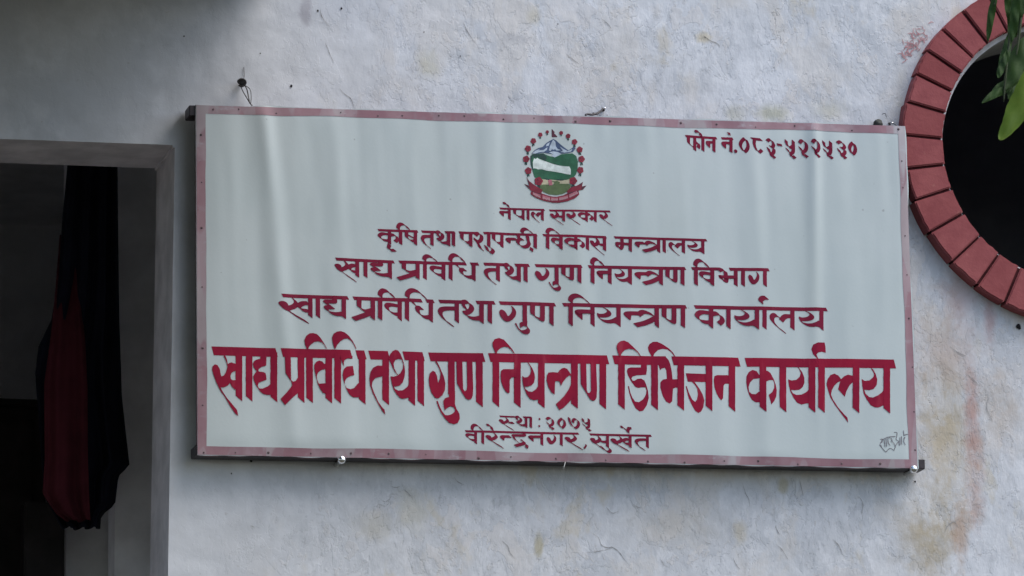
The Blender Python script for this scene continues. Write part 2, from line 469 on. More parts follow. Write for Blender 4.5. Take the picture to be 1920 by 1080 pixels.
# cracks, scratches and smudges that have their own place on the plaster
def ribbon(bm, pts, wd, y, taper=True, k=5):
    q = crom(pts, k); n = len(q); L = []
    for i, p in enumerate(q):
        a, b_ = q[max(0, i-1)], q[min(n-1, i+1)]
        tx, ty = b_[0]-a[0], b_[1]-a[1]; h = math.hypot(tx, ty) or 1
        ww = wd*(math.sin(math.pi*(i+.6)/(n+.2)) if taper else 1)*.5*(1+.35*math.sin(i*2.3+p[0]))
        L.append((bm.verts.new(P(p[0]-ty/h*ww, p[1]+tx/h*ww, y)), bm.verts.new(P(p[0]+ty/h*ww, p[1]-tx/h*ww, y))))
    for i in range(n-1): bm.faces.new((L[i][0], L[i][1], L[i+1][1], L[i+1][0]))
CRK = plain('crack_grey', (.33, .325, .32), .95, .05, .3, 40)  # flat grey strips drawn as cracks
for i, (wd, pts) in enumerate([
    (2.2, [(1110,1000),(1122,1008),(1128,1022),(1140,1027),(1148,1026),(1160,1034),(1170,1048),(1182,1062)]), (1.5, [(1098,1036),(1120,1034),(1148,1028)]),
    (2.0, [(941,1014),(952,1024),(956,1036),(966,1048)]), (1.5, [(1392,905),(1398,925),(1404,936),(1406,950)]), (2, [(1453,985),(1458,996),(1462,1003)]),
    (2, [(1374,1045),(1380,1058),(1388,1068)]), (1.8, [(734,912),(742,914),(750,912)]), (1.8, [(756,917),(766,925),(774,935)]), (1.4, [(852,895),(858,903),(872,910)]),
    (2, [(636,165),(645,175),(657,184),(662,195),(663,201)]), (1.6, [(610,80),(618,100),(626,118)]), (2.2, [(1318,66),(1332,76),(1346,82),(1350,90)]),
    (1.8, [(1128,35),(1140,45),(1147,55)]), (1.6, [(1060,100),(1075,112),(1086,120)]), (1.6, [(600,15),(604,32),(618,50)]), (1.8, [(868,40),(876,58),(890,80)]),
    (2, [(1770,1000),(1778,985),(1790,978),(1796,990)]), (2, [(1782,650),(1795,660),(1812,668)]), (1.6, [(1700,690),(1712,700),(1722,712)]), (2, [(1812,700),(1825,712),(1838,725)]),
    (1.6, [(1454,1020),(1466,1030),(1478,1050)]), (1.4, [(1136,950),(1148,962),(1160,958)]), (1.4, [(1186,945),(1196,951),(1202,952)]), (1.5, [(1318,1012),(1326,1018),(1336,1020)]),
    (1.4, [(1240,1050),(1246,1062)]), (1.6, [(1500,862+40),(1506,930)]), (1.8, [(1855,745),(1850,765),(1862,790)]), (1.5, [(1610,930),(1618,945),(1615,965)]), (1.6, [(1560,1010),(1572,1022),(1580,1040)]),
    (1.4, [(470,985),(478,990)]), (1.3, [(572,1012),(572,1022)])]):
    bm = bmesh.new(); ribbon(bm, pts, wd*.62, -.0010-.00003*i); obj('plaster_crack', bm, CRK, B)
HOL = plain('hole_black', (.025, .023, .025), .95, .05, .3, 40); k = 0  # flat near-black spots for the small holes
for (px, py, rr) in ((546,161,2.6),(488+.0,100,1.2),(471,864,2.4),(640,16,2),(596,20,1.8),(1910,612,5),(863,105,1.3),(1046,45,1.2),(795,60,1.1),(1322,70,1.1),(1716,903,1.6),(345,68,1.5),(434,888,1.4)):
    c = P(px, py, -.0022-.00003*k); k += 1; bm = bmesh.new()
    vs = [bm.verts.new(c+Vector((math.cos(i*.628)*rr/735*random.uniform(.7, 1.2), 0, math.sin(i*.628)*rr/735*random.uniform(.8, 1.5)))) for i in range(10)]
    bm.faces.new(vs); obj('plaster_hole', bm, HOL, B)
bm = bmesh.new(); k = 0
for i in range(60):
    t_ = random.random(); px = 1697+38*t_+random.gauss(0, 6); py = 100-44*t_+random.gauss(0, 8)
    a = random.uniform(0, 6.28)
    pts = [(px, py)]
    for s in range(3):
        a += random.uniform(-.9, .9); pts.append((pts[-1][0]+4*math.cos(a), pts[-1][1]+4*math.sin(a)))
    k += 1; ribbon(bm, pts, random.uniform(1.2, 2.4), -.0015-.00002*k, k=3)
obj('red_paint_smudge', bm, plain('thin_red_smear', (.46, .26, .27), .9, .1, .25, 60), B)
adopt(B)

# ------------------------------------------------------------------ sign board
SY = -.070                                   # depth of the banner face
SG = empty('sign_board', P(1040, 870, SY), 'large white painted banner sign with crimson Devanagari lettering and a faded red border', 'sign')
TL, TR_, BR, BL = (367,196), (1697,236), (1722,879), (370,853)
def quadpx(u, v):
    a = (TL[0]+(TR_[0]-TL[0])*u, TL[1]+(TR_[1]-TL[1])*u); b = (BL[0]+(BR[0]-BL[0])*u, BL[1]+(BR[1]-BL[1])*u)
    return (a[0]+(b[0]-a[0])*v, a[1]+(b[1]-a[1])*v)
# soft vertical folds: (x at top, lean in px over the height, width, height mm, weight at top / bottom)
FOLDS = [(430,10,40,2.0,.4,1),(492,62,17,5.5,1.2,.35),(560,20,46,3.0,.6,1),(622,22,24,3.6,.8,.9),(705,8,30,2.0,.5,.9),(772,-8,26,2.6,.7,.7),(850,10,40,2.4,.4,1),(920,6,20,3.6,1,.7),
         (990,10,34,1.8,.3,1),(1072,28,22,3.4,.7,1),(1140,14,34,2.6,.5,1),(1200,-6,20,2.2,.6,.5),(1262,24,40,3.0,.8,.8),(1340,14,24,2.2,.8,.5),(1408,30,22,3.4,1.1,.8),(1466,10,34,2.4,.6,.9),
         (1526,6,12,4.4,1.6,.15),(1560,40,34,2.8,.7,.9),(1640,22,26,3.0,.9,.7),(1684,18,18,3.6,1.1,.6)]
TACKS = []
def fold(px, py):
    ty = TL[1]+(px-TL[0])*.030; v = max(-.05, min(1.05, (py-ty)/650)); h = 0
    for x, ln, wd, a, t0, t1 in FOLDS:
        xx = x+ln*v; ww = wd*(1+.5*v)
        h += a*(t0+(t1-t0)*v)*math.exp(-((px-xx)/(ww*(.82 if px > xx else 1.05)))**2)
    h *= 1.25
    h += 2.2*mnoise.noise(Vector((px*.017+v*.6, v*2.3, 3)))+.8*mnoise.noise(Vector((px*.05-v*1.5, v*5, 7)))*(1.3-v)
    h += 1.6*math.sin(px*.021+py*.004)*math.sin(py*.006+1)
    if py-ty < 90:
        d = (py-ty)
        for tx in TACKS:
            if abs(px-tx) < 60: h -= 1.6*math.exp(-((px-tx)/15)**2)*math.exp(-max(0, d)/35)
    edge = min(1, max(0, (px-366)/18))*min(1, max(0, (1712-px)/14))
    ev = min(1, max(0, (1.0-v)/.04))*min(1, max(0, v/.02)*.6+.4)
    return h*.001*edge*ev
TACKS += [400, 452, 520, 633, 705, 760, 818, 866, 940, 1007, 1082, 1146, 1275, 1346, 1413, 1485, 1598, 1684]
def BP(px, py, off=0.):
    p = P(px, py, SY); p.y -= fold(px, py)+off; return p
# banner sheet
bm = bmesh.new(); NU, NV = 240, 60
rows = []
for j in range(NV+1):
    row = []
    for i in range(NU+1):
        q = quadpx(i/NU, j/NV)
        e = 0
        if i == NU: e = 1.6*math.sin(j*.23)+.8*math.sin(j*.71)
        jy = .5*math.sin(i*.55)+.6*math.sin(i*.21) if j in (NV,) else (1.3*math.sin(i*.17)+.8*math.sin(i*.43) if j == 0 else 0)
        row.append(bm.verts.new(BP(q[0]+e, q[1]+jy)))
    rows.append(row)
for j in range(NV):
    for i in range(NU): bm.faces.new((rows[j][i], rows[j+1][i], rows[j+1][i+1], rows[j][i+1]))
hem = bmesh.new()           # folded-over hems, painted like the border
for side in (rows[0], rows[-1], [r[0] for r in rows], [r[-1] for r in rows]):
    bk_ = [hem.verts.new(v.co+Vector((0, .012, 0))) for v in side]; side = [hem.verts.new(v.co+Vector((0, -.0002, 0))) for v in side]
    for i in range(len(side)-1): hem.faces.new((side[i], side[i+1], bk_[i+1], bk_[i]))
obj('banner', bm, M['banner'], SG, True)
obj('hem', hem, M['border'], SG, True)
# painted border
def strip(bm, top, bot, off, nv=2):
    L = [[bm.verts.new(BP(a[0]+(b[0]-a[0])*s/nv, a[1]+(b[1]-a[1])*s/nv, off)) for s in range(nv+1)] for a, b in zip(top, bot)]
    for i in range(len(L)-1):
        for s in range(nv): bm.faces.new((L[i][s], L[i][s+1], L[i+1][s+1], L[i+1][s]))
bm = bmesh.new(); n = 260
lin = lambda a, b, t: a+(b-a)*t
U = [i/n for i in range(n+1)]
wv = lambda i, f: .9*math.sin(i*f)+.5*math.sin(i*f*2.7+1)
strip(bm, [(lin(368,1696,u), lin(197,236.6,u)) for u in U], [(lin(368,1696,u), lin(212,251,u)+wv(i,.08)) for i, u in enumerate(U)], .0005)
strip(bm, [(lin(387,1706,u), lin(836,862,u)+wv(i,.06)) for i, u in enumerate(U)], [(lin(371,1721,u), lin(852.5,878,u)) for u in U], .0005)
strip(bm, [(lin(368,370.5,u), lin(197,852,u)) for u in U], [(lin(385,388,u)+wv(i,.07)*.6, lin(198,851,u)) for i, u in enumerate(U)], .0007)
strip(bm, [(lin(1682,1705,u)+wv(i,.05), lin(238,876,u)) for i, u in enumerate(U)], [(lin(1696,1720.5,u), lin(237,877,u)) for u in U], .0007)
tag(obj('border', bm, M['border'], SG, True), 'faded pinkish red painted border with worn patches')
# tacks
tk = [(x, 205+(x-368)*.0298) for x in TACKS]+[(382,846),(438,847),(500,848),(585,851),(663,852),(732,853),(798,853),(893,856),(963,859),(1040,860),(1137,862),(1212,863),(1288,865),(1357,865),(1425,866),(1500,868),(1580,870),(1650,871)]
tk += [(377,250),(378,340),(378,430),(379,540),(380,650),(380,760),(1690,300),(1692,352),(1696,445),(1700,515),(1704,600),(1711,690),(1714,770),(1716,846)]
for px, py in tk:
    bm = bmesh.new(); bmesh.ops.create_icosphere(bm, subdivisions=2, radius=.0028*random.uniform(.55, 1.2))
    for v in bm.verts: v.co.y *= .45
    bmesh.ops.translate(bm, verts=bm.verts, vec=BP(px+random.uniform(-6, 6)*(px > 400 and px < 1660), py+random.uniform(-3, 3), .0012))
    obj('tack', bm, M['rivet'], SG, True)
# frame of dark steel bars behind the banner
def bar(bm, a, b, c, d, y0=-.0665, y1=-.008):
    prism(bm, [(q.x, q.z) for q in (P(*a, SY), P(*b, SY), P(*c, SY), P(*d, SY))], y0, y1)
bm = bmesh.new()
bar(bm, (355,196.5), (1698,237), (1698.6,256), (355.6,216)); bar(bm, (366,834), (1735,861), (1735.6,879), (366.5,853.2))
bar(bm, (373,216.5), (392,217), (395,833.5), (376,833.2)); bar(bm, (1676,256.5), (1697,256.5), (1719,860), (1698,859.6))
bmesh.ops.recalc_face_normals(bm, faces=bm.faces[:])
bmesh.ops.bevel(bm, geom=bm.edges[:], offset=.0015, segments=1, affect='EDGES')
obj('frame', bm, M['steel'], SG)
# bright domed bolts under the lower edge
for px, py in ((640.5, 862), (1713, 879.5)):
    c = P(px, py, -.078)
    bm = bmesh.new(); prof = [(0, -.010), (.004, -.0095), (.0075, -.0075), (.0102, -.004), (.0108, 0), (.0108, .003), (.006, .0035), (.0055, .072)]
    rr = []
    for r, y in prof:
        rr.append([bm.verts.new(c+Vector((max(r, .0003)*math.cos(i*math.pi/12), y, max(r, .0003)*math.sin(i*math.pi/12)))) for i in range(24)])
    for i in range(len(rr)-1):
        for j in range(24): bm.faces.new((rr[i][j], rr[i][(j+1) % 24], rr[i+1][(j+1) % 24], rr[i+1][j]))
    bm.faces.new(rr[0][::-1]); bm.faces.new(rr[-1])
    bmesh.ops.recalc_face_normals(bm, faces=bm.faces[:])
    obj('bolt', bm, M['chrome'], SG, True)
# loose pale thread under the hem
bm = bmesh.new(); tube(bm, [P(1060, 866, -.073), P(1059, 870, -.076), P(1057.5, 875, -.077), P(1056.5, 879, -.075)], [.0012, .0011, .0014, .0016])
obj('thread', bm, M['palewire'], SG, True)

#@@LETTERS
# ---- lettering: each line is one part, drawn with a broad slanted nib
# glyph = (xL, xR, y of head bar, height to foot, strokes); strokes: list of (x, y), ('d', x) upright, ('f', points) filled
KRA = [(163,185),(190,255),(196,322),(166,385),(128,385),(106,310)]
ARM = ('f', [(142,461),(109,422),(85,356),(75,317),(79,290),(97,274),(118,281),(136,311),(148,371),(169,365),(172,422)])
G = {
 'kha': (105,292,167,383,[KRA,ARM,[(112,395),(150,462),(190,535),(268,655)],[(278,292),(240,302),(214,362),(236,425),(285,447)],('d',292)]),
 'ra': (105,196,167,383,[KRA,ARM,[(112,395),(150,462),(190,535),(268,655)]]),
 'sa': (105,292,167,383,[KRA,ARM,[(112,395),(150,462),(190,535),(268,655)],[(196,365),(240,392),(292,392)],('d',292)]),
 'halfsa': (105,260,167,383,[KRA,ARM,[(112,395),(150,462),(190,535),(268,655)],[(196,365),(230,395),(275,395)]]),
 'aa': (0,100,167,383,[('d',0)]),
 'dya': (432,575,176,383,[[(503,190),(500,252),(445,258),(430,284)],[(432,284),(462,330),(484,362)],[(487,366),(445,372),(437,392)],[(437,392),(452,440),(490,487),(535,497),(575,480)],('d',575)]),
 'pra': (690,795,181,383,[[(690,190),(690,340),(708,382),(742,424),(770,415),(795,395)],[(795,440),(740,492),(692,540),(648,580)],('d',795)]),
 'pa': (690,795,181,383,[[(690,190),(690,340),(712,400),(745,455),(775,462),(795,440)],('d',795)]),
 'ssa': (690,795,181,383,[[(690,190),(690,340),(712,400),(745,455),(775,462),(795,440)],[(690,270),(795,400)],('d',795)]),
 'va': (925,1018,187,383,[[(1018,312),(965,288),(938,290),(925,322),(934,382),(962,440),(990,470),(1018,468)],('d',1018)]),
 'dha': (1110,1290,190,383,[[(1100,196),(1112,232),(1125,262)],[(1198,330),(1165,326),(1156,352)],[(1156,352),(1166,415),(1198,475),(1240,506),(1290,490)],('d',1290)]),
 'ta': (1378,1480,197,383,[[(1480,325),(1420,327),(1388,350),(1378,400),(1386,470),(1410,560),(1450,645)],('d',1480)]),
 'tha': (1530,1692,203,383,[[(1528,225),(1542,200),(1570,194),(1596,232),(1609,300),(1596,362),(1566,402),(1548,406)],[(1528,225),(1540,270),(1553,322)],[(1548,406),(1562,455),(1598,500),(1645,515),(1692,492)],('d',1692)]),
 'ga': (939.6,983.2,569.2,37.2,[('f',[(957.5,573.6),(963.2,577.9),(966.6,583.0),(967.2,587.6),(964.9,594.5),(958.0,601.4),(951.1,603.7),(944.3,601.4),(938.5,594.5),(935.6,587.1),(936.8,583.0),(939.7,581.3),(945.4,583.6),(949.4,588.8),(952.1,593.1),(956.9,589.0),(959.8,582.5),(959.4,577.9)]),('d',983.2)]),
 'u': (818.3,846.3,669.2,82,[('f',[(842.2,738.9),(841.5,744.4),(834.6,746.5),(831.1,751.4),(831.8,759.7),(833.9,769.4),(838.1,765.3),(844.3,761.8),(849.9,763.9),(852.6,768.1),(851.9,772.2),(846.4,777.1),(839.4,779.2),(834.6,778.5),(828.3,770.8),(824.3,760.4),(821.2,751.1),(817.2,752.1),(820.3,761.1),(825.8,773.6),(833.1,784.7),(841.5,793.1),(850.6,795.8),(857.5,793.8),(861.4,786.1),(861.0,776.4),(855.4,766.7),(853.1,758.3),(853.1,738.9)])]),
 'nna': (308,468,216,383,[[(308,222),(308,410),(330,455),(358,498),(382,512),(391,470),(391,222)],('d',468)]),
 'na': (668,775,223,383,[[(775,348),(690,349),(668,372)],[(668,372),(674,425),(690,473)],[(690,349),(690,473)],('d',775)]),
 'ya': (981.4,1014.5,672.2,88,[('f',[(987.5,678.9),(991.0,681.7),(997.5,691.4),(1001.4,701.1),(1002.4,709.4),(1000.7,717.8),(995.8,723.3),(988.9,725.4),(982.6,725.4),(984.7,730.3),(990.3,734.4),(997.2,735.1),(1004.2,730.3),(1009.0,723.3),(1014.6,723.3),(1014.6,752.5),(1006.9,749.7),(1000.7,751.1),(993.1,748.3),(986.8,740.0),(981.7,728.9),(978.6,717.8),(977.8,705.3),(982.6,708.3),(988.9,707.4),(993.1,702.5),(994.9,695.6),(992.9,688.6),(989.4,683.1)]),('d',1014.5)]),
 'ntra': (1040,1238,237,383,[[(1138,376),(1065,378),(1041,400)],[(1041,400),(1042,435),(1053,473)],[(1060,378),(1056,470)],[(1122,408),(1138,358),(1162,343),(1190,368),(1212,398)],[(1238,440),(1205,500),(1160,560),(1103,604)],('d',1238)]),
 'halfna': (1040,1138,237,383,[[(1138,376),(1065,378),(1041,400)],[(1041,400),(1042,435),(1053,473)],[(1060,378),(1056,470)]]),
 'tra': (1122,1238,237,383,[[(1122,408),(1138,358),(1162,343),(1190,368),(1212,398)],[(1238,440),(1205,500),(1160,560),(1103,604)],('d',1238)]),
 'dda': (225,392,322,500,[[(377,330),(377,425),(262,430),(236,452)],[(236,452),(262,510),(302,560)],[(302,560),(345,556),(378,590),(393,660),(380,752),(345,810),(305,775),(272,705),(250,640)]]),
 'bha': (588,765,326,500,[[(560,330),(600,335),(628,385),(645,470),(650,570)],[(580,362),(575,378)],[(765,568),(612,566),(588,592)],[(588,592),(600,660),(642,718)],('f',[(575,560),(665,560),(682,660),(665,740),(640,740),(590,660)]),('d',765)]),
 'bha2': (588,765,326,500,[[(575,375),(600,340),(640,380),(650,460),(655,590)],[(765,568),(640,568),(592,565)],[(592,565),(605,650),(650,700),(662,600)],('d',765)]),
 'ja': (860,1065,330,500,[[(1065,502),(855,502)],[(885,520),(942,612),(978,715),(968,795),(938,818),(905,775),(875,705),(860,645)],('d',1065)]),
 'ka': (110,215,255,383,[[(215,372),(168,354),(135,360),(110,412),(117,472),(148,530),(190,548),(215,546)],[(215,392),(255,370),(284,405),(300,475),(293,530),(275,565)],('d',215)]),
 'la': (762,968,265,383,[[(968,408),(912,404),(882,430),(856,492)],[(838,436),(812,394),(782,392),(762,432),(768,505),(805,590),(842,650),(882,705)],('d',968)]),
 'sha': (1208,1355,398,149,[[(1210,425),(1232,400),(1262,408),(1276,440),(1266,478),(1236,496),(1212,488),(1207,462)],[(1212,480),(1240,520),(1262,565),(1285,588)],('d',1355)]),
 'chha': (452,860,330,383,[[(485,350),(500,440)],[(620,470),(540,462),(482,510),(478,575),(540,650),(640,690),(760,660),(812,570),(780,480),(765,360)],[(900,720),(880,790)]]),
 'ma': (890,1025,425,140,[[(938,430),(940,515),(918,540),(892,520),(888,490)],[(888,490),(905,486),(1025,492)],('d',1025)]),
 'pha': (110,225,190,270,[[(110,190),(112,310),(150,360),(195,400),(225,400)],[(225,330),(250,298),(284,306),(300,352),(288,405)],('d',225)]),
 'dra': (610,850,170,240,[[(825,175),(825,225),(640,232),(615,250)],[(615,250),(660,320),(720,370)],[(780,330),(820,345),(828,380),(770,405),(660,440)],[(885,420),(872,470)]]),
}
NIBS = None
def glyph_strokes(name, xl, xr, hy, H):
    a, b, t, h, st = G[name]
    sx = (xr-xl)/(b-a); sy = H/h
    f = lambda p: (xl+(p[0]-a)*sx, hy((xl+(p[0]-a)*sx))+(p[1]-t)*sy)
    out = []
    for s in st:
        if s[0] == 'd': x = xl+(s[1]-a)*sx; out.append(('d', x))
        elif s[0] == 'f': out.append(('f', [f(p) for p in s[1]]))
        else: out.append(('s', [f(p) for p in s]))
    return out
class Pen:
    def __init__(s): s.bm = bmesh.new(); s.k = 0
    def lay(s): s.k += 1; return .0005+.00002*(s.k % 60)
    def strip(s, A, Bp):
        o = s.lay(); L = [(s.bm.verts.new(BP(a[0], a[1], o)), s.bm.verts.new(BP(b[0], b[1], o))) for a, b in zip(A, Bp)]
        for i in range(len(L)-1): s.bm.faces.new((L[i][0], L[i][1], L[i+1][1], L[i+1][0]))
    def sweep(s, pts, nib, e=None, k=7):
        q = crom(pts, k); nx, ny = nib[0]/2, nib[1]/2; h = math.hypot(nx, ny)
        e = e if e is not None else max(.55, .11*h*2)/2
        ex, ey = -ny/h*e, nx/h*e
        A = [(x-nx, y-ny) for x, y in q]; C_ = [(x+nx, y+ny) for x, y in q]
        s.strip(A, C_)
        for L in (A, C_): s.strip([(x-ex, y-ey) for x, y in L], [(x+ex, y+ey) for x, y in L])
        for p in (q[0], q[-1]):
            s.strip([(p[0]-nx-ex, p[1]-ny-ey), (p[0]+nx-ex, p[1]+ny-ey)], [(p[0]-nx+ex, p[1]-ny+ey), (p[0]+nx+ex, p[1]+ny+ey)])
    def fill(s, pts, k=4, smooth=True):
        """filled outline, cut into small cells so that it follows the folds"""
        q = crom(pts, k, True) if smooth else pts; o = s.lay(); b = bmesh.new()
        f = b.faces.new([b.verts.new((x, y, 0)) for x, y in q])
        x0, x1 = min(p[0] for p in q), max(p[0] for p in q); y0, y1 = min(p[1] for p in q), max(p[1] for p in q)
        b.normal_update(); bmesh.ops.triangulate(b, faces=b.faces[:], ngon_method='EAR_CLIP')
        for ax, a, e, st in ((0, x0, x1, 5), (1, y0, y1, 16)):
            v = a+st
            while v < e-.5:
                bmesh.ops.bisect_plane(b, geom=b.verts[:]+b.edges[:]+b.faces[:], plane_co=(v, 0, 0) if ax == 0 else (0, v, 0), plane_no=(1, 0, 0) if ax == 0 else (0, 1, 0)); v += st
        mp = {v: s.bm.verts.new(BP(v.co.x, v.co.y, o)) for v in b.verts}
        for f in b.faces: s.bm.faces.new([mp[v] for v in f.verts])
        b.free()
    def upright(s, x, y0, y1, wd, cut):
        n = max(6, int((y1-y0)/5)); rnd = random.Random(int(x*7))
        A, Bp = [], []
        for i in range(n+1):
            t = i/n; j = rnd.uniform(-.03, .03)*wd
            A.append((x-wd/2+j, y0+(y1-cut/2-y0)*t)); Bp.append((x+wd/2+j*.5, y0+(y1+cut/2-y0)*t))
        s.strip(A, Bp)
    def bar(s, x0, x1, hy, th, cut):
        n = max(4, int((x1-x0)/5)); A, Bp = [], []
        for i in range(n+1):
            t = i/n; x = x0+(x1-x0)*t
            A.append((x-cut*.5+cut*.5, hy(x)-th/2)); Bp.append((x+cut, hy(x)+th/2))
        s.strip(A, Bp)
    def dot(s, x, y, r): s.fill([(x-r, y-r*.6), (x, y-r), (x+r, y-r*.1), (x+r*.5, y+r), (x-r*.5, y+r*.7)])
def hyf(pts):
    def f(x):
        if x <= pts[0][0]: i = 0
        elif x >= pts[-1][0]: i = len(pts)-2
        else: i = next(i for i in range(len(pts)-1) if pts[i][0] <= x <= pts[i+1][0])
        (a, b), (c, d) = pts[i], pts[i+1]; return b+(d-b)*(x-a)/(c-a)
    return f
def write_line(pen, hy, H, nib, dn, dc, bt, bc, bars, glyphs, hooks=(), extra=()):
    """nib: slanted pen; dn, dc: upright width and foot cut; bt, bc: head bar thickness and end cut"""
    hf = hyf(hy)
    for a, b in bars: pen.bar(a, b-bc, hf, bt, bc)
    for g in glyphs:
        for kind, v in glyph_strokes(g[0], g[1], g[2] if len(g) > 2 else g[1]+100, hf, H):
            if kind == 'd': pen.upright(v, hf(v), hf(v)+H, dn, dc)
            elif kind == 'f': pen.fill(v)
            else: pen.sweep(v, nib)
    for x0, x1, top in hooks:        # short-i arch: pen path from the upright up and over to the right
        w_ = x1-x0; y = hf(x0); b = y-nib[1]/2-bt/2+1.0; t = top+nib[1]/2
        pen.sweep([(x0, b), (x0+w_*.03, lin(b, t, .55)), (x0+w_*.20, lin(b, t, .93)), (x0+w_*.42, t), (x0+w_*.65, lin(b, t, .80)), (x0+w_*.85, lin(b, t, .42)), (x1, b)], nib)
    for s in extra: pen.sweep(s, nib)

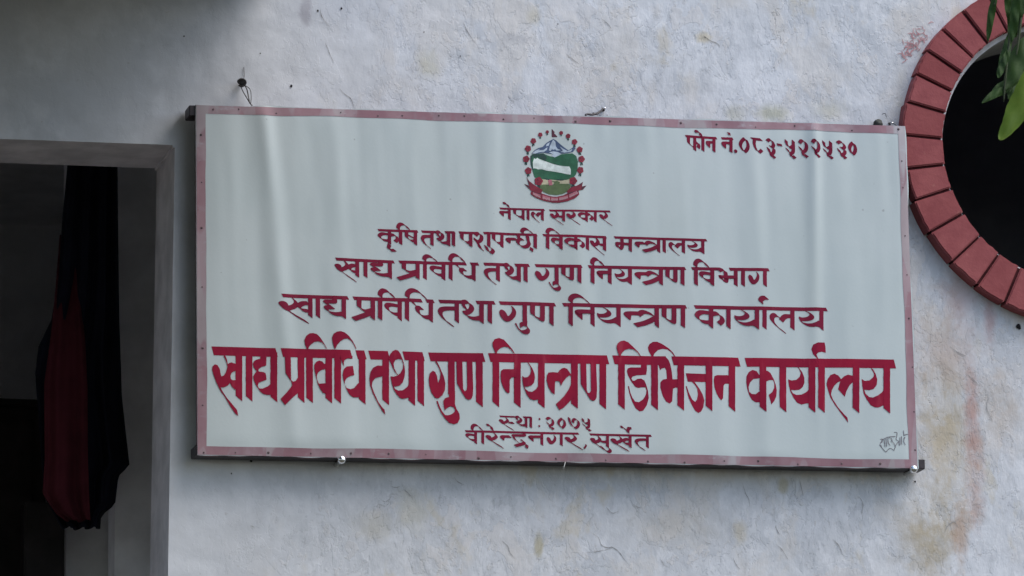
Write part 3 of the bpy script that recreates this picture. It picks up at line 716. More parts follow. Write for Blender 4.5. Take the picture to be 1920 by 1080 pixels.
p5 = Pen()
write_line(p5, [(403,658.4),(804,669),(1145,675),(1388,679.2),(1679,683)], 88, (12.5,16.5), 12.6, 10.5, 16.6, 4.5,
  [(396,520.5),(525.5,660.5),(666,687),(690,731),(754,796.5),(803,909.5),(914.5,1142),(1147.5,1252),(1258,1388.5),(1396,1679.5)],
  [('aa',x) for x in (447.6,466.8,513.1,564,579.8,615.6,632.3,678.6,722.6,771.7,788.6,898.3,928.9,969.4,1014.5,1076.6,1129.8,1164.8,1226.8,1275.5,1328.6,1372,1429.8,1467.5,1521.7,1539.7,1604,1661.7)])
p5.upright(846.3, 669, 740, 12.4, 2)
for ox, oy, sc, out in (
 (392,640,7.2,[(190,195),(215,200),(235,240),(250,310),(270,295),(300,287),(330,300),(365,305),(365,405),(330,408),(300,430),(285,470),(290,510),(315,528),(365,525),(370,660),(340,650),(305,615),(280,565),(250,600),(200,625),(150,625),(180,680),(240,770),(320,865),(375,930),(390,1010),(350,980),(290,890),(210,755),(150,670),(95,560),(55,450),(38,385),(45,340),(75,312),(110,325),(140,375),(160,475),(195,465),(225,420),(245,350),(232,290),(210,235)]),
 (392,640,7.2,[(690,195),(690,235),(640,248),(605,270),(590,305),(600,350),(640,405),(612,440),(595,475),(603,530),(640,610),(690,680),(735,715),(790,725),(850,725),(870,740),(890,570),(830,575),(790,610),(720,640),(670,635),(655,600),(670,560),(720,540),(775,520),(772,480),(760,430),(730,415),(690,412),(665,405),(668,375),(710,345),(770,330),(775,195)]),
 (520,620,7.2,[(95,350),(175,350),(180,670),(205,695),(240,685),(265,650),(300,600),(300,830),(270,850),(215,895),(100,1010),(40,925),(120,840),(195,745),(185,700),(105,575)]),
 (520,620,7.2,[(395,250),(370,190),(362,130),(385,75),(430,40),(480,35),(530,50),(575,95),(620,165),(650,215),(664,248),(655,248),(635,205),(600,165),(550,147),(500,155),(450,190),(420,225),(415,250)]),
 (520,620,7.2,[(765,250),(740,160),(733,95),(755,45),(800,18),(850,12),(905,30),(960,75),(1010,140),(1045,200),(1065,250),(1055,250),(1030,195),(990,140),(945,112),(900,115),(850,145),(800,200),(780,250)]),
 (520,620,7.2,[(660,440),(630,455),(600,420),(560,408),(520,425),(495,465),(495,520),(515,620),(540,720),(570,785),(610,845),(660,860),(660,715),(555,720),(534,665),(528,620),(543,570),(590,535),(660,515)]),
 (520,620,7.2,[(840,345),(850,375),(870,440),(897,498),(890,440),(900,405),(940,380),(1010,375),(1010,345)]),
 (520,620,7.2,[(1015,480),(1035,605),(990,615),(930,645),(905,690),(905,735),(930,780),(980,795),(1030,780),(1080,720),(1130,690),(1130,890),(1080,905),(1020,905),(970,870),(920,785),(890,690),(875,600),(890,525),(930,490)]),
 (660,640,7.2,[(420,335),(340,330),(280,360),(245,420),(233,500),(240,590),(275,700),(340,830),(410,950),(445,995),(435,925),(400,890),(350,820),(292,690),(264,610),(272,550),(310,500),(420,470)]),
 (660,640,7.2,[(490,240),(510,180),(540,140),(580,118),(620,130),(650,175),(680,250),(702,330),(712,410),(705,480),(680,560),(640,600),(590,612),(562,612),(575,645),(620,670),(680,665),(740,620),(770,570),(800,570),(800,770),(750,765),(700,780),(650,775),(600,720),(556,650),(531,560),(515,475),(560,480),(610,465),(650,430),(682,370),(687,310),(665,250),(620,240),(575,260),(557,310),(567,370),(602,440),(620,462),(603,457),(567,405),(541,350),(516,290)]),
 (795,650,7.2,[(145,195),(175,200),(207,260),(237,335),(270,410),(288,500),(280,590),(245,660),(190,700),(150,690),(100,620),(70,520),(65,430),(78,360),(115,325),(150,340),(175,390),(190,490),(215,430),(225,360),(203,290),(173,235)]),
 (795,650,7.2,[(340,600),(335,680),(285,695),(260,730),(265,790),(280,860),(310,830),(355,805),(395,820),(415,850),(410,880),(370,915),(320,930),(285,925),(240,870),(207,795),(183,728),(166,735),(188,800),(228,890),(280,970),(335,1030),(400,1050),(450,1035),(478,980),(475,910),(435,840),(415,780),(418,600)]),
 (795,650,7.2,[(435,180),(515,180),(525,575),(545,605),(570,590),(580,540),(575,180),(650,180),(660,560),(655,660),(635,710),(600,722),(565,705),(520,640),(470,545),(443,495)]),
 (790,620,4.32,[(596,186),(575,130),(572,100),(590,72),(625,62),(665,75),(705,118),(735,155),(753,186),(746,186),(724,157),(700,137),(670,132),(635,145),(612,170),(606,186)]),
 (925,640,7.2,[(310,380),(130,380),(100,400),(90,460),(100,550),(130,630),(165,685),(200,708),(215,690),(217,520),(245,490),(310,490)]),
 (925,640,7.2,[(450,280),(475,300),(522,370),(550,440),(557,500),(545,560),(510,600),(460,615),(415,615),(430,650),(470,680),(520,685),(570,650),(605,600),(645,600),(645,810),(590,790),(545,800),(490,780),(445,720),(411,640),(391,560),(383,470),(415,492),(460,485),(490,450),(505,400),(493,350),(468,310)]),
 (925,640,7.2,[(1065,470),(1020,465),(985,490),(940,545),(910,605),(895,555),(880,540),(830,540),(825,720),(780,690),(740,620),(715,530),(720,460),(740,425),(800,418),(865,425),(890,395),(920,368),(955,360),(990,375),(1017,410),(1045,455)]),
 (1020,640,7.2,[(370,560),(330,650),(270,740),(200,810),(155,850),(205,930),(260,900),(310,850),(365,790),(410,760),(410,560)]),
 (1020,640,7.2,[(485,290),(565,290),(572,660),(585,700),(610,700),(630,670),(625,290),(700,290),(712,640),(705,760),(685,800),(655,808),(620,790),(570,710),(492,580)]),
 (1150,635,7.2,[(78,245),(50,170),(38,110),(55,65),(95,35),(140,28),(195,50),(260,110),(330,180),(375,245),(363,245),(320,187),(270,148),(210,138),(150,155),(105,205),(95,245)]),
 (1150,635,7.2,[(515,245),(475,170),(465,120),(485,75),(530,45),(585,42),(650,70),(740,130),(800,190),(836,250),(822,250),(785,197),(730,150),(660,140),(600,155),(550,205),(535,245)]),
 (1150,635,7.2,[(370,330),(370,390),(230,390),(190,405),(180,440),(195,500),(240,580),(290,650),(330,668),(380,660),(430,660),(445,700),(435,760),(400,820),(340,860),(290,850),(255,800),(227,730),(208,640),(193,645),(213,740),(250,850),(295,940),(350,985),(400,975),(450,900),(475,800),(465,710),(440,620),(415,565),(370,540),(320,545),(285,570),(258,570),(243,540),(253,515),(310,498),(440,490),(450,430),(450,330)]),
 (1150,635,7.2,[(600,330),(610,370),(628,430),(650,405),(690,395),(710,430),(718,545),(665,555),(632,590),(630,660),(660,770),(705,850),(755,880),(790,850),(800,680),(830,665),(900,670),(900,550),(795,552),(785,450),(765,350),(740,290),(705,250),(650,248),(650,330)]),
 (1270,640,7.2,[(108,435),(420,445),(420,555),(135,548)]),
 (1270,640,7.2,[(180,540),(225,550),(292,640),(337,720),(360,800),(347,890),(317,950),(280,970),(240,945),(195,870),(148,770),(107,610),(123,610),(152,700),(197,790),(235,820),(260,790),(272,720),(262,640),(230,590)]),
 (1270,640,7.2,[(730,460),(530,460),(495,475),(485,530),(495,620),(525,710),(560,770),(590,800),(612,770),(620,600),(640,575),(730,575)]),
 (1390,640,7.2,[(280,450),(235,455),(205,405),(150,387),(100,415),(68,470),(65,550),(78,640),(103,720),(140,790),(190,825),(280,825),(280,680),(235,680),(190,715),(140,712),(105,680),(97,620),(117,555),(160,510),(240,500),(280,520)]),
 (1390,640,7.2,[(300,400),(350,400),(390,430),(432,510),(462,590),(475,660),(470,740),(440,810),(400,855),(365,725),(410,690),(440,630),(442,570),(425,525),(380,525),(335,545),(300,600)]),
 (1390,640,7.2,[(750,335),(775,355),(822,420),(848,490),(850,560),(825,620),(780,655),(720,662),(668,655),(690,700),(740,725),(810,720),(870,690),(920,640),(960,640),(960,840),(870,840),(810,855),(750,830),(700,760),(661,680),(637,590),(630,515),(680,530),(740,520),(785,480),(800,430),(783,385)]),
 (1380,620,4.3206,[(655,228),(620,190),(608,150),(622,115),(660,97),(715,97),(722,130),(725,180),(690,172),(660,180),(648,195),(662,228)]),
 (1540,650,7.2,[(450,400),(400,395),(350,382),(300,405),(258,445),(240,500),(220,580),(310,680),(330,610),(370,530),(410,490),(450,490)]),
 (1540,650,7.2,[(260,445),(225,395),(170,367),(120,385),(80,440),(65,510),(85,590),(118,690),(178,790),(258,900),(355,1030),(345,960),(300,915),(222,825),(153,720),(125,650),(137,590),(170,530),(215,485),(250,470)]),
 (1540,650,7.2,[(655,285),(690,310),(727,375),(748,450),(740,520),(700,575),(640,592),(573,585),(592,640),(640,685),(690,690),(760,660),(810,620),(850,570),(870,570),(870,810),(820,800),(770,825),(720,825),(660,795),(608,720),(566,640),(547,540),(538,440),(580,465),(640,460),(690,420),(705,385),(693,345)])):
    p5.fill([(ox+x/sc, oy+y/sc) for x, y in out], smooth=False)
p4 = Pen()
write_line(p4, [(527,554.8),(801,564.6),(1037,571.5),(1302,576.3),(1552,580.6)], 37.2, (8.2,6.8), 8.2, 6.5, 6.8, 3.5,
  [(526.4,654),(660.4,792.5),(797,815.3),(821.9,872),(891.5,928.8),(934.7,1042.5),(1053.4,1287.6),(1299.8,1551.7)],
  [('kha',529.5,581.5),('aa',595.7),('dya',609.7,644),('pra',673.1,698.7),('aa',712.3),('va',724.5,748.8),('aa',762.5),('dha',773,808),('ta',825.4,856.5),('tha',867.4,902.6),('aa',917.9),
   ('ga',939.6,983.2),('u',965.5,983.2),('nna',998,1033.6),('aa',1069.3),('na',1081.1,1110.8),('ya',1123.1,1159.3),('ntra',1173.2,1231.2),('nna',1245,1279.5),('ka',1305.9,1332.3),('aa',1365.3),
   ('ya',1380.7,1418.7),('aa',1432.9),('la',1447.1,1485.7),('ya',1502,1539.5)],
  [(712.3,735.7,541.5),(762.8,795.8,541.5),(1069,1100.9,551.5)],
  [[(1426.5,567.5),(1425.5,563),(1430,559),(1436.5,558.8)]])
p3 = Pen()
write_line(p3, [(630.8,486.5),(735,491.5),(897.5,495.4),(1004.7,498.4),(1283.8,504),(1440.4,506.2)], 30.2, (7.3,5.7), 7.4, 5, 5.8, 3,
  [(627.7,740),(746.5,875.6),(880.8,898.5),(905.8,953),(964,993.3),(1002,1091.6),(1101.4,1286),(1294.8,1352),(1365.8,1442.9)],
  [('kha',632.5,669.4),('aa',685),('dya',697,730.8),('pra',756.9,782.5),('aa',796.5),('va',809.2,831.3),('aa',844.8),('dha',855.8,888.1),('ta',910.6,933.3),('tha',947.5,972.5),('aa',985),
   ('ga',1005.9,1043.4),('u',1028.8,1043.4),('nna',1056.1,1085.5),('aa',1110.7),('na',1122.2,1143),('ya',1155.2,1180.9),('ntra',1193.2,1239),('nna',1251.4,1278.9),('aa',1304),('va',1313.6,1334.7),
   ('bha2',1349.6,1379.2),('aa',1392.7),('ga',1405,1433.6)],
  [(795,816.3,477.5),(844,868.3,475.5),(1110,1129,483),(1303,1325.4,486)])
p2 = Pen()
write_line(p2, [(708.3,431.7),(781.7,434.6),(850,436.2),(906.7,437.5),(1006.7,440.8),(1138,445),(1325,451)], 24.8, (6.2,4.8), 6.3, 4, 4.7, 2.6,
  [(707.5,784),(789,823),(833,854),(859,896),(905,1008),(1016.8,1138),(1150.5,1325.8)],
  [('ka',711.3,730),('aa',750.8),('ssa',761.7,778.3),('ta',791.7,809.7),('tha',819.2,840.8),('aa',850),('pa',865.8,882.5),('sha',891.3,915.8),('pa',925,940.8),('halfna',951,968),('chha',969.5,994.5),('aa',1003.3),
   ('aa',1026.6),('va',1036.3,1051.4),('ka',1061,1078.8),('aa',1101),('sa',1109.4,1133.2),('ma',1157,1181.5),('halfna',1192.7,1207.5),('tra',1210.5,1234.6),('aa',1245),('la',1256.4,1280.7),('ya',1291,1317)],
  [(746,765,418),(978.5,996,427),(1026,1045.7,427.5)],
  [[(730,459),(728.5,465),(732,469.5),(740,469.5)],[(917,463),(922,466.5),(924,471),(920,474.5),(914.5,470.5),(910.5,462)]])
p1 = Pen()
write_line(p1, [(935.8,391.3),(1021,393.6),(1030,394.8),(1145,396.7)], 19.6, (5.2,4.1), 5.2, 3.2, 3.8, 2.2,
  [(935.8,1022),(1029,1145)],
  [('na',938.3,955),('pa',965,980.8),('aa',990),('la',998.3,1016.8),('sa',1034.5,1056.3),('ra',1064.6,1076),('ka',1085.5,1099.2),('aa',1116),('ra',1126.7,1137)],
  [], [[(944.5,381.5),(948.5,381.5),(951.5,384.5),(952.5,387.5)]])
pf = Pen()
def dig(pen, ch, x0, y0, x1, y1, nib):
    D = {'0': [[(.5,0),(.12,.25),(.02,.55),(.35,.93),(.6,1),(.92,.75),(.95,.42),(.72,.08),(.5,0)]],
         '8': [[(0,0),(.9,.06)],[(.26,.05),(.22,.3),(.30,.62),(.50,.90),(.72,1),(.96,.84)]],
         '3': [[(.02,.10),(.3,.02),(.62,.08),(.85,.28),(.70,.42),(.45,.40)],[(.62,.42),(.88,.52),(.85,.70),(.62,.78),(.35,.68),(.15,.48)],[(.48,.74),(.58,.90),(.74,.98),(.97,.92)]],
         '5': [[(.05,.0),(.08,.16),(.3,.36),(.55,.40),(.80,.30)],[(.80,.02),(.82,.5),(.72,.70),(.52,.72),(.3,.62),(.14,.48)],[(.52,.76),(.62,.92),(.78,.98),(.98,.92)]],
         '2': [[(.06,.14),(.22,.02),(.55,.02),(.85,.20),(.90,.45),(.70,.64),(.40,.64),(.10,.42)],[(.46,.66),(.56,.88),(.74,.98),(.97,.91)]],
         '7': [[(0,0),(.10,.42),(.38,.85),(.72,1),(.98,.72),(.95,.36),(.70,.14),(.46,.20),(.40,.46)]]}
    for s in D[ch]: pen.sweep([(x0+(x1-x0)*u, y0+(y1-y0)*v) for u, v in s], nib)
write_line(pf, [(1284,255.6),(1344,259.4),(1375,260)], 25.3, (5.6,4.7), 5.8, 3.8, 4.6, 2.6,
  [(1283.5,1345),(1351.5,1375.5)], [('pha',1290.5,1302.4),('aa',1317.8),('na',1326,1338.4),('na',1355.3,1370.6)], [],
  [[(1304.5,246.5),(1309,246.8),(1312.5,250),(1314,255)],[(1366,250),(1367,252)]])
pf.dot(1379.3, 283.6, 3.2); pf.dot(1366.9, 250.8, 2.3); pf.dot(1304.2, 246.3, 2.6)
p1.dot(944.4, 381.2, 1.8)
for ch, x0, y0, x1, y1 in (('0',1385,258,1405,287),('8',1406,258.5,1431.5,288),('3',1435,259,1455,298.5),('5',1470,261.5,1493.5,298.5),('2',1495.5,261.5,1515.5,297),('2',1518,262,1538,297.5),('5',1540,264,1562.5,299.5),('3',1566,263.5,1588.5,299),('0',1590,265.5,1607,291)):
    n_ = (5.6, 4.7); dig(pf, ch, x0+2.8, y0+2.3, x1-2.8, y1-2.3, n_)
pf.bar(1455.5, 1465, hyf([(1455,271),(1466,273)]), 4.4, 1.5)
p6 = Pen()
write_line(p6, [(936.5,781.2),(995.8,783)], 18.8, (4.6,3.6), 4.8, 3, 3.2, 2,
  [(935.5,967),(979.5,997.5)], [('halfsa',938.6,960),('tha',967.5,986),('aa',994.8)], [], [])
p6.dot(1011.2, 786, 1.9); p6.dot(1010.8, 799.2, 1.9)
for ch, x0, y0, x1, y1 in (('2',1022,782,1040,806.5),('0',1044.5,783.5,1061,803.8),('7',1064,782,1086.5,804.5),('5',1089,784,1108.5,810)):
    dig(p6, ch, x0+2.2, y0+1.8, x1-2.2, y1-1.8, (4.4, 3.5))
p7 = Pen()
write_line(p7, [(871.9,809),(1084,813.6),(1105,815.2),(1221,817.4)], 22.4, (5.3,4.3), 5.4, 3.4, 4.1, 2.4,
  [(870.8,1085.4),(1104,1221.9)],
  [('va',874.8,891.3),('aa',904.6),('ra',914.5,929.5),('halfna',939.5,956),('dra',961,984.5),('na',992.5,1015.6),('ga',1026.9,1052),('ra',1063,1078),('sa',1110,1138.5),('kha',1149,1181),('ta',1192.5,1213.5)],
  [(884.5,902,795)],
  [[(913.2,797.5),(917,797.8),(920.5,801),(922,806.5)],[(1138,838),(1143,842),(1143.5,846),(1139,847.5),(1133,843.5),(1128,838)],
   [(1164.5,801),(1168,801.2),(1172.5,806)],[(1181.5,803),(1178.5,803.5),(1177,807),(1177,811)]])
p7.dot(913.4, 797.4, 1.9); p7.dot(1164.8, 800.8, 2.0); p7.dot(1181.6, 802.8, 1.9)
p7.sweep([(1098,834.5),(1097,838),(1094.5,841)], (2.6, 2.4))
for pn in (pf, p1, p2, p3, p4, p5, p6, p7): obj('lettering', pn.bm, M['biglet'] if pn is p5 else M['letters'], SG)
# painter's scribbled signature in grey
ps = Pen(); sg = lambda X, Y: (1620+X/9, 780+Y/9)
for s in ([(270,400),(300,395),(300,440),(270,460)],[(300,400),(255,500)],[(260,500),(285,525),(275,495)],[(285,530),(335,590),(362,612)],[(362,612),(430,550),(500,585)],[(500,585),(540,480),(585,430)],
          [(300,405),(400,360),(520,350)],[(330,400),(345,520)],[(362,390),(375,520)],[(395,380),(400,450),(430,500)],[(420,370),(455,390),(470,440)],[(450,420),(500,470),(520,510)],[(505,280),(550,285),(545,350),(535,400),(575,425)],
          [(575,425),(590,500)],[(600,370),(605,490)],[(625,350),(630,480)],[(660,250),(670,330),(690,320),(740,310)],[(660,390),(685,360),(665,430),(690,490)]):
    ps.sweep([sg(*q) for q in s], (.9, .5), .45)
obj('signature', ps.bm, M['ink'], SG)

# ---- state emblem painted at the top of the banner
EM = lambda X, Y: (960+X/6.75, 230+Y/6.75)
def paint(name, polys, mat, parent, off, k=3):
    pn = Pen(); pn.k = off
    for q in polys: pn.fill([EM(*p) for p in q], k)
    return obj(name, pn.bm, mat, parent)
def poly(name, polys, mat, parent, lay):
    """straight-edged painted areas, following the folds"""
    pn = Pen()
    for q in polys: pn.k = lay*4; pn.fill([EM(*p) for p in q], smooth=False)
    return obj(name, pn.bm, mat, parent)
pa_ = lambda n_, c_: plain(n_, c_, .5, .3, .22, 60)
E_green = pa_('emblem_green', (.018, .105, .050)); E_dark = pa_('emblem_dark_green', (.012, .045, .038)); E_olive = pa_('emblem_olive', (.085, .130, .050))
E_blue = pa_('emblem_blue', (.050, .080, .155)); E_pale = pa_('emblem_pale_blue', (.40, .47, .54)); E_white = pa_('emblem_white', (.60, .66, .62)); E_cream = pa_('emblem_cream', (.44, .40, .27))
E_red = pa_('emblem_red', (.205, .010, .028)); E_pink = pa_('emblem_pink', (.40, .13, .16)); E_maroon = pa_('emblem_maroon', (.075, .010, .025))
EB = poly('emblem', [[(240,415),(275,405),(330,395),(390,388),(470,420),(540,440),(630,400),(760,392),(808,425),(830,500),(826,590),(805,660),(770,700),(690,725),(610,733),(500,718),(400,716),(320,712),(285,690),(262,620),(238,530)]], E_green, SG, 1)
poly('outline', [[(232,420),(262,415),(246,470),(258,560),(272,600),(256,600),(236,530),(230,470)]], E_dark, EB, 2)
poly('mountain', [[(245,392),(290,345),(330,322),(390,305),(432,258),(480,228),(524,204),(560,225),(590,255),(640,300),(690,340),(715,352),(760,322),(782,300),(800,330),(770,372),(700,388),(640,392),(560,398),(480,392),(400,378),(330,392)]], E_blue, EB, 3)
poly('snow', [[(520,214),(548,240),(556,300),(575,330),(620,352),(560,352),(545,330),(530,345),(505,335),(490,360),(468,350),(480,300),(500,255)],[(255,388),(300,352),(360,330),(330,352),(400,345),(450,310),(440,345),(400,372),(340,375),(290,392)],[(600,300),(650,335),(700,362),(760,340),(740,372),(660,382),(610,372),(640,355)],[(470,375),(520,362),(580,372),(620,395),(590,418),(540,440),(500,420),(520,400)],[(440,270),(480,245),(465,290),(430,300)]], E_pale, EB, 4)
poly('woodland', [[(245,400),(320,395),(330,440),(300,430),(290,450),(270,425)],[(320,400),(400,388),(440,440),(420,490),(400,470),(340,440)],[(410,480),(520,518),(640,552),(720,556),(735,590),(722,570),(640,562),(520,530),(410,492)],[(400,700),(470,712),(480,728),(430,722)],[(560,715),(640,722),(690,712),(640,735),(580,732)]], E_dark, EB, 5)
poly('pale_land', [[(262,500),(278,452),(300,462),(318,444),(345,462),(420,488),(520,524),(600,545),(660,556),(722,560),(740,600),(738,662),(690,656),(620,638),(520,618),(440,608),(380,590),(330,592),(292,578),(266,580)]], E_white, EB, 6)
poly('strip', [[(325,712),(400,718),(500,722),(610,735),(690,728),(770,704),(800,720),(790,768),(700,778),(600,775),(470,782),(380,785),(330,775)]], E_cream, EB, 2)
poly('field', [[(335,800),(400,782),(500,788),(600,774),(700,778),(745,790),(730,830),(700,875),(640,905),(560,918),(470,908),(400,880),(350,840)]], E_olive, EB, 3)
poly('clasped_hands', [[(498,735),(540,742),(570,735),(608,758),(590,785),(560,795),(520,775),(540,762)]], E_olive, EB, 7)
poly('sleeve', [[(455,728),(500,720),(512,790),(470,795)]], E_pink, EB, 8)
poly('flag', [[(502,82),(512,85),(545,122),(530,128),(572,172),(572,182),(505,182)]], E_maroon, EB, 1)
def flower(cx, cy, r, dead):
    rnd = random.Random(int(cx*3+cy)); bm = bmesh.new()
    for k in range(3 if dead != 1 else 3):
        a = rnd.uniform(.9, 1.2)+k*.55; L_ = r*rnd.uniform(1.15, 1.5); w_ = r*.30
        x0, y0 = cx+(k-1)*r*.25, cy+r*.7; x1, y1 = x0+math.cos(a)*L_, y0+math.sin(a)*L_
        bm.faces.new([bm.verts.new(BP(*EM(*p), (.0009+.00002*k))) for p in ((x0-w_*.4, y0), ((x0+x1)/2-w_, (y0+y1)/2), (x1, y1), ((x0+x1)/2+w_, (y0+y1)/2), (x0+w_*.4, y0))])
    lf = bm
    b2 = bmesh.new(); c = b2.verts.new(BP(*EM(cx, cy), .0016)); n = 24
    R_ = [b2.verts.new(BP(*EM(cx+r*(1+.10*math.sin(5*t+cx))*math.cos(t), cy+r*(1+.08*math.sin(5*t+cx))*math.sin(t)), .00155)) for t in (2*math.pi*i/n for i in range(n))]
    for i in range(n): b2.faces.new((c, R_[i], R_[(i+1) % n]))
    f = obj('flower', b2, E_red, EB)
    s_ = Pen()
    s_.k = 0
    b3 = bmesh.new()
    for k in range(3):
        a = k*2.1+cx; x0, y0 = cx+math.cos(a)*r*.45, cy+math.sin(a)*r*.45
        b3.faces.new([b3.verts.new(BP(*EM(x0+r*.22*math.cos(a+1.3+q*1.57)*(1.3 if q % 2 else .5), y0+r*.22*math.sin(a+1.3+q*1.57)*(1.3 if q % 2 else .5)), .0018+.00002*k)) for q in range(4)])
    obj('petal_shade', b3, E_maroon, EB); obj('leaf', lf, E_dark, EB); s_.bm.free()
for cx, cy, r, d_ in ((447,117,21,1),(358,152,28,0),(270,232,35,0),(200,330,39,0),(178,462,41,0),(205,610,42,0),(335,742,52,0),(620,130,24,1),(707,172,29,0),(787,247,35,0),(852,345,38,0),(875,465,41,0),(860,605,41,0),(768,742,48,0)): flower(cx, cy, r, d_)
poly('ribbon', [[(150,775),(215,798),(182,688),(215,738),(262,775),(320,815),(385,850),(372,895),(430,915),(500,935),(560,940),(640,925),(700,898),(690,870),(742,822),(820,800),(895,752),(880,812),(940,798),(895,850),(835,865),(845,915),(790,962),(700,998),(600,1015),(520,1015),(400,990),(300,950),(232,905),(245,865),(205,825)]], E_red, EB, 10)
for q_ in [[(150,775),(215,798),(235,835),(205,825)],[(182,688),(205,725),(228,775),(212,778)],[(940,798),(880,815),(868,850),(895,850)],[(895,752),(840,790),(868,800)],[(245,865),(300,885),(375,900),(372,912),(300,900),(250,880)],[(700,900),(760,880),(832,862),(836,875),(770,895),(705,915)]]: poly('ribbon_tip', [q_], E_maroon, EB, 11)
poly('ribbon_panel', [[(262,880),(310,898),(362,915),(355,950),(310,938),(262,910)],[(384,918),(430,932),(480,944),(476,982),(430,972),(384,958)],[(492,946),(540,952),(580,950),(580,988),(530,990),(492,984)],[(594,948),(650,938),(700,922),(704,958),(650,976),(594,986)],[(716,912),(765,892),(815,868),(826,902),(780,930),(722,950)]], E_pink, EB, 12)
bm = bmesh.new(); rnd = random.Random(3); k = 0
for i in range(46):
    t_ = i/45; X = lin(268, 818, t_); Y = 900+82*math.sin(math.pi*t_)**.8-8*t_
    if min(abs(X-q) for q in (373, 486, 587, 710)) < 9: continue
    a = rnd.uniform(-.5, .5); h_ = rnd.uniform(9, 15)
    bm.faces.new([bm.verts.new(BP(*EM(X+u*3.2+a*v*h_, Y+v*h_), .0019)) for u, v in ((-1,-1),(1,-1),(1,1),(-1,1))])
obj('motto', bm, pa_('emblem_motto', (.55, .34, .36)), EB)
#@@END
adopt(SG)

# ------------------------------------------------------------------ nails, wires, plug in the plaster
def nail(name, px, py, r, label, cat, wires, wmat='wire', glint=None, group=None):
    c = P(px, py, -.02)
    root = empty(name, P(px, py, 0), label, cat, group)
    bm = bmesh.new(); tube(bm, [P(px, py, .03), P(px, py, -.018)], .0032, 8)
    tube(bm, [P(px, py, -.018), P(px, py, -.020), P(px, py, -.024), P(px, py, -.025)], [r*.8, r, r*.9, r*.5], 10)
    bmesh.ops.recalc_face_normals(bm, faces=bm.faces[:])
    obj('nail_head', bm, M['wire'], root, True)
    for pts, rad in wires:
        bm = bmesh.new(); q = crom([(a, b) for a, b, _ in pts], 5); ys_ = [y for _, _, y in pts]
        n = len(q)
        L = []
        for i, (a, b) in enumerate(q):
            t_ = i/(n-1)*(len(ys_)-1); k_ = min(int(t_), len(ys_)-2); L.append(P(a, b, lin(ys_[k_], ys_[k_+1], t_-k_)))
        tube(bm, L, rad, 6); obj('wire', bm, M[wmat], root, True)
    if glint:
        bm = bmesh.new(); bmesh.ops.create_icosphere(bm, subdivisions=2, radius=.0034); bmesh.ops.translate(bm, verts=bm.verts, vec=P(*glint)); obj('wire_glint', bm, M['chrome'], root, True)  # bright bead added to stand in for a glint on the wire
    adopt(root); return root
nail('nail', 454, 154, .0100, 'black nail with thin loops of wire above the upper left corner of the sign', 'nail',
     [([(449,157,-.02),(446,152,-.028),(452,148,-.03),(459,150,-.03),(461,156,-.028),(455,162,-.026),(448,160,-.02)], .0022),
      ([(451,161,-.02),(456,172,-.03),(463,184,-.045),(469,194,-.055),(473,198,-.05)], .0013),
      ([(459,160,-.02),(463,168,-.03),(466,182,-.045),(468,193,-.055)], .0015),
      ([(461,161,-.02),(469,168,-.03),(471,182,-.045),(470,194,-.055)], .0010),
      ([(457,150,-.01),(458,138,-.004),(457,126,-.003)], .0008)])
nail('nail', 1131, 206, .0048, "small bent nail with twisted black wire at the middle of the sign's top edge", 'nail',
     [([(1098,216,-.06),(1101,214,-.05),(1110,215,-.05),(1118,213,-.045),(1125,209,-.035),(1131,205,-.02)], .0028),
      ([(1112,212,-.04),(1119,214,-.05),(1127,208,-.03),(1130,203,-.02)], .0024)], glint=(1134, 203, -.03))
nail('nail', 1668, 232, .0028, 'tiny nail with a thin curled wire at the upper right corner of the sign', 'nail',
     [([(1665,231,-.03),(1672,230,-.04),(1679,234,-.05),(1683,238,-.055)], .0011), ([(1654,214,-.004),(1660,213,-.01),(1662,220,-.01)], .0009)], glint=(1673, 231, -.04))
bm = bmesh.new(); bmesh.ops.create_icosphere(bm, subdivisions=3, radius=.0125)
for v in bm.verts:
    v.co *= 1+.22*mnoise.noise(v.co*120); v.co.x *= 1.0; v.co.z *= .95
bmesh.ops.translate(bm, verts=bm.verts, vec=P(1647, 232, -.010))
tag(obj('wall_plug', bm, M['plug'], None, True), 'dark grey round plug in the plaster showing above the right end of the sign', 'wall plug')

# ------------------------------------------------------------------ inside the doorway
def drape(name, left, right, y, amp, folds, mat, label, cat, bottom=0, seed=0):
    """hanging cloth between two traced side lines, with vertical folds in depth"""
    nu, nv = 60, 70; bm = bmesh.new(); rows = []
    lx = lambda pts, t: next((lin(pts[i][0], pts[i+1][0], (t-pts[i][1])/(pts[i+1][1]-pts[i][1])) for i in range(len(pts)-1) if pts[i][1] <= t <= pts[i+1][1]), pts[-1][0])
    y0, y1 = left[0][1], left[-1][1]
    for j in range(nv+1):
        v = j/nv; py = lin(y0, y1, v); a = lx(left, py); b = lx(right, min(py, right[-1][1])); row = []
        for i in range(nu+1):
            u = i/nu
            d = amp*(.35+.65*v)*(math.sin(u*folds*6.28+seed+1.3*math.sin(v*3+seed))+.4*math.sin(u*folds*13.1+2*seed+v*2))
            hem = bottom*(mnoise.noise(Vector((u*4+seed, seed, 0)))+.5*math.sin(u*folds*6.28+seed))*smooth01(.7, 1, v)
            row.append(bm.verts.new(P(lin(a, b, u), py+hem, (lin(y[0], y[1], smooth01(0, .55, v)) if isinstance(y, tuple) else y)+d)))
        rows.append(row)
    for j in range(nv):
        for i in range(nu): bm.faces.new((rows[j][i], rows[j+1][i], rows[j+1][i+1], rows[j][i+1]))
    o = obj(name, bm, mat, None, True)
    md = o.modifiers.new('thick', 'SOLIDIFY'); md.thickness = .004
    return tag(o, label, cat)
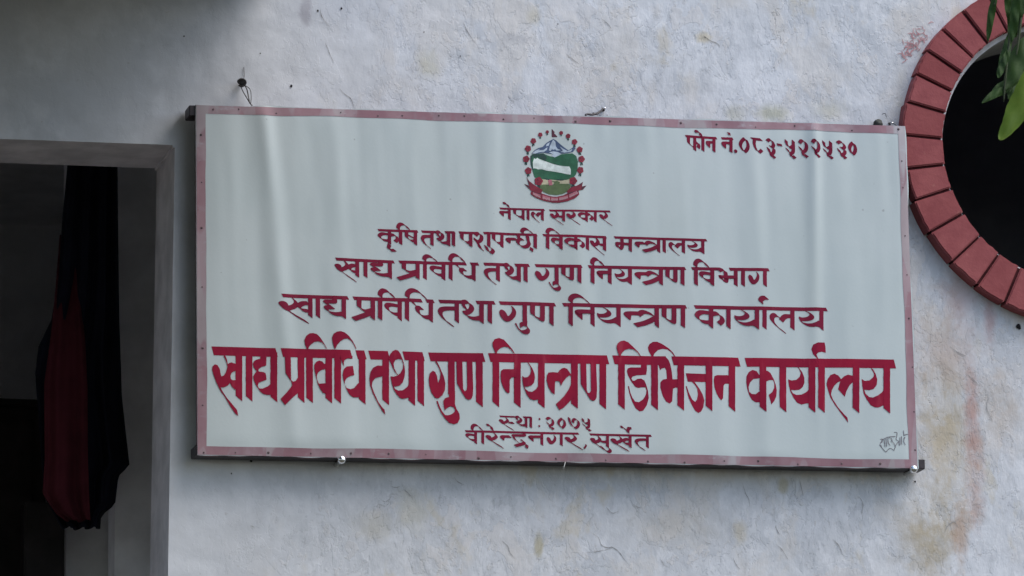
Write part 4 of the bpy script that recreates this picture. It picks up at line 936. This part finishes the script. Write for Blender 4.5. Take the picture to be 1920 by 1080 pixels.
drape('hanging_garment', [(128,290),(116,420),(110,520),(96,600),(72,650),(66,700),(75,820),(85,930),(120,990)], [(220,290),(223,600),(228,740),(243,872),(222,892),(216,945),(190,965),(188,990)], .48, .022, 3.2, M['navy'],
      'long dark navy garment hanging just inside the doorway', 'garment', 4, 1.0)
drape('hanging_cloth', [(112,440),(104,540),(94,640),(84,720),(86,860),(82,925),(108,962),(128,976)], [(138,440),(150,540),(160,640),(164,720),(165,860),(167,930),(169,975),(169,976.5)], (.51, .435), .012, 1.6, M['red'],
      'narrow dark red cloth hanging in front of the navy garment', 'cloth', 2.5, 2.2)
# dark cabinet low on the left
ca, cb = P(-80, 746, 1.25), P(84, 1200, 1.25)
CB = empty('cabinet', (ca.x, 1.25, 2.33), 'dark wooden cabinet standing in the room at the left edge of the picture', 'cabinet')
bm = bmesh.new(); box(bm, (ca.x-.5, 1.25, 2.33), (cb.x, 1.75, ca.z-.02)); bmesh.ops.recalc_face_normals(bm, faces=bm.faces[:]); bmesh.ops.bevel(bm, geom=bm.edges[:], offset=.006, segments=2, affect='EDGES'); obj('body', bm, M['wood'], CB)
bm = bmesh.new(); box(bm, (ca.x-.52, 1.23, ca.z-.018), (cb.x+.012, 1.76, ca.z)); bmesh.ops.recalc_face_normals(bm, faces=bm.faces[:]); bmesh.ops.bevel(bm, geom=bm.edges[:], offset=.004, segments=2, affect='EDGES'); obj('top', bm, M['wood'], CB)
for i in range(2):
    bm = bmesh.new(); x0 = cb.x-.03-.33*(i+1); box(bm, (x0+.01, 1.236, 2.40), (x0+.32, 1.249, ca.z-.06)); bmesh.ops.recalc_face_normals(bm, faces=bm.faces[:]); bmesh.ops.bevel(bm, geom=bm.edges[:], offset=.004, segments=2, affect='EDGES'); obj('door', bm, M['wood'], CB)
adopt(CB)
pa, pb = P(46, 940, .66), P(122, 942, .66)
bm = bmesh.new(); box(bm, (pa.x, .66, 2.325), (pb.x, .72, pa.z)); bmesh.ops.recalc_face_normals(bm, faces=bm.faces[:]); bmesh.ops.bevel(bm, geom=bm.edges[:], offset=.005, segments=2, affect='EDGES')
tag(obj('wooden_post', bm, M['wood']), 'short dark wooden post below the hanging red cloth', 'post')
fa = bmesh.new(); box(fa, (-3.19, TH+.01, 2.30), (-.31, 2.59, 2.328)); bmesh.ops.recalc_face_normals(fa, faces=fa.faces[:])
tag(obj('floor', fa, M['floor']), kind='structure')

# ------------------------------------------------------------------ leaves in front of the round window
PY = -.75
PL = empty('climbing_plant', P(1900, -60, PY), 'leafy green shoots hanging in front of the round window at the upper right', 'plant')
def leaf(mid, wid, mat, dy=0., curl=.02, tilt=.0, seed=0):
    q = crom(mid, 6); n = len(q); bm = bmesh.new(); L = []
    for i, p in enumerate(q):
        t_ = i/(n-1); a, b = q[max(0, i-1)], q[min(n-1, i+1)]; tx, ty = b[0]-a[0], b[1]-a[1]; h = math.hypot(tx, ty) or 1
        prof = (math.sin(math.pi*min(1, t_*.93+.05))**.8)*wid*(1+.04*math.sin(i*.9+seed)+.03*math.sin(i*2.7+seed))
        row = []
        for s in (-1, -.6, -.2, .2, .6, 1):
            yy = PY+dy+curl*(t_-.5)+tilt*s*prof/735+.012*s*s*prof/30-.006*(1-abs(s))*prof/20+.004*math.sin(i*.9+s*2+seed)
            row.append(bm.verts.new(P(p[0]-ty/h*prof*s, p[1]+tx/h*prof*s, yy)))
        L.append(row)
    for i in range(n-1):
        for s in range(5): bm.faces.new((L[i][s], L[i][s+1], L[i+1][s+1], L[i+1][s]))
    obj('leaf', bm, mat, PL, True)
def stem(pts, r, dy=0.):
    bm = bmesh.new(); q = crom(pts, 5); tube(bm, [P(a, b, PY+dy) for a, b in q], [r*(1-.5*i/len(q)) for i in range(len(q))], 6); obj('stem', bm, M['stem'], PL, True)
stem([(1905,-60),(1899,20),(1893,70),(1886,140),(1882,190)], .004)
stem([(1925,-60),(1915,30),(1908,90),(1900,150)], .004, .03)
stem([(1872,-50),(1868,-10),(1864,10)], .003, -.01)
leaf([(1872,-30),(1862,10),(1856,45),(1852,78)], 7, M['leaf'], .0, .03, .4, 1)
leaf([(1884,-25),(1892,10),(1897,45),(1892,85)], 9, M['leaf'], .01, .03, -.4, 2)
leaf([(1908,-20),(1904,15),(1900,50),(1896,80)], 9, M['leaf'], -.02, .02, .5, 3)
leaf([(1935,-20),(1915,10),(1906,40),(1904,70)], 10, M['leaf'], .03, .02, .3, 4)
leaf([(1894,60),(1888,90),(1880,118),(1870,142)], 9, M['leaf'], .0, -.03, .4, 5)
leaf([(1888,95),(1882,115),(1876,135),(1871,146)], 6, M['leaf'], -.02, -.03, .2, 6)
leaf([(1925,70),(1912,100),(1900,135),(1886,168)], 17, M['leaf'], .02, -.04, .5, 7)
leaf([(1938,100),(1920,130),(1905,155),(1890,182)], 15, M['leaf'], .05, -.04, .3, 8)
leaf([(1897,162),(1880,170),(1862,178),(1841,193)], 8, M['leaf'], .0, -.03, .3, 9)
leaf([(1898,150),(1884,158),(1872,165),(1860,172)], 8, M['leaf'], .03, -.03, .3, 10)
leaf([(1945,110),(1922,170),(1900,222),(1874,262)], 21, M['freshleaf'], -.06, -.05, .35, 11)
leaf([(1935,160),(1915,160),(1900,172),(1890,186)], 6, M['leaf'], -.0, -.02, .2, 12)
adopt(PL)
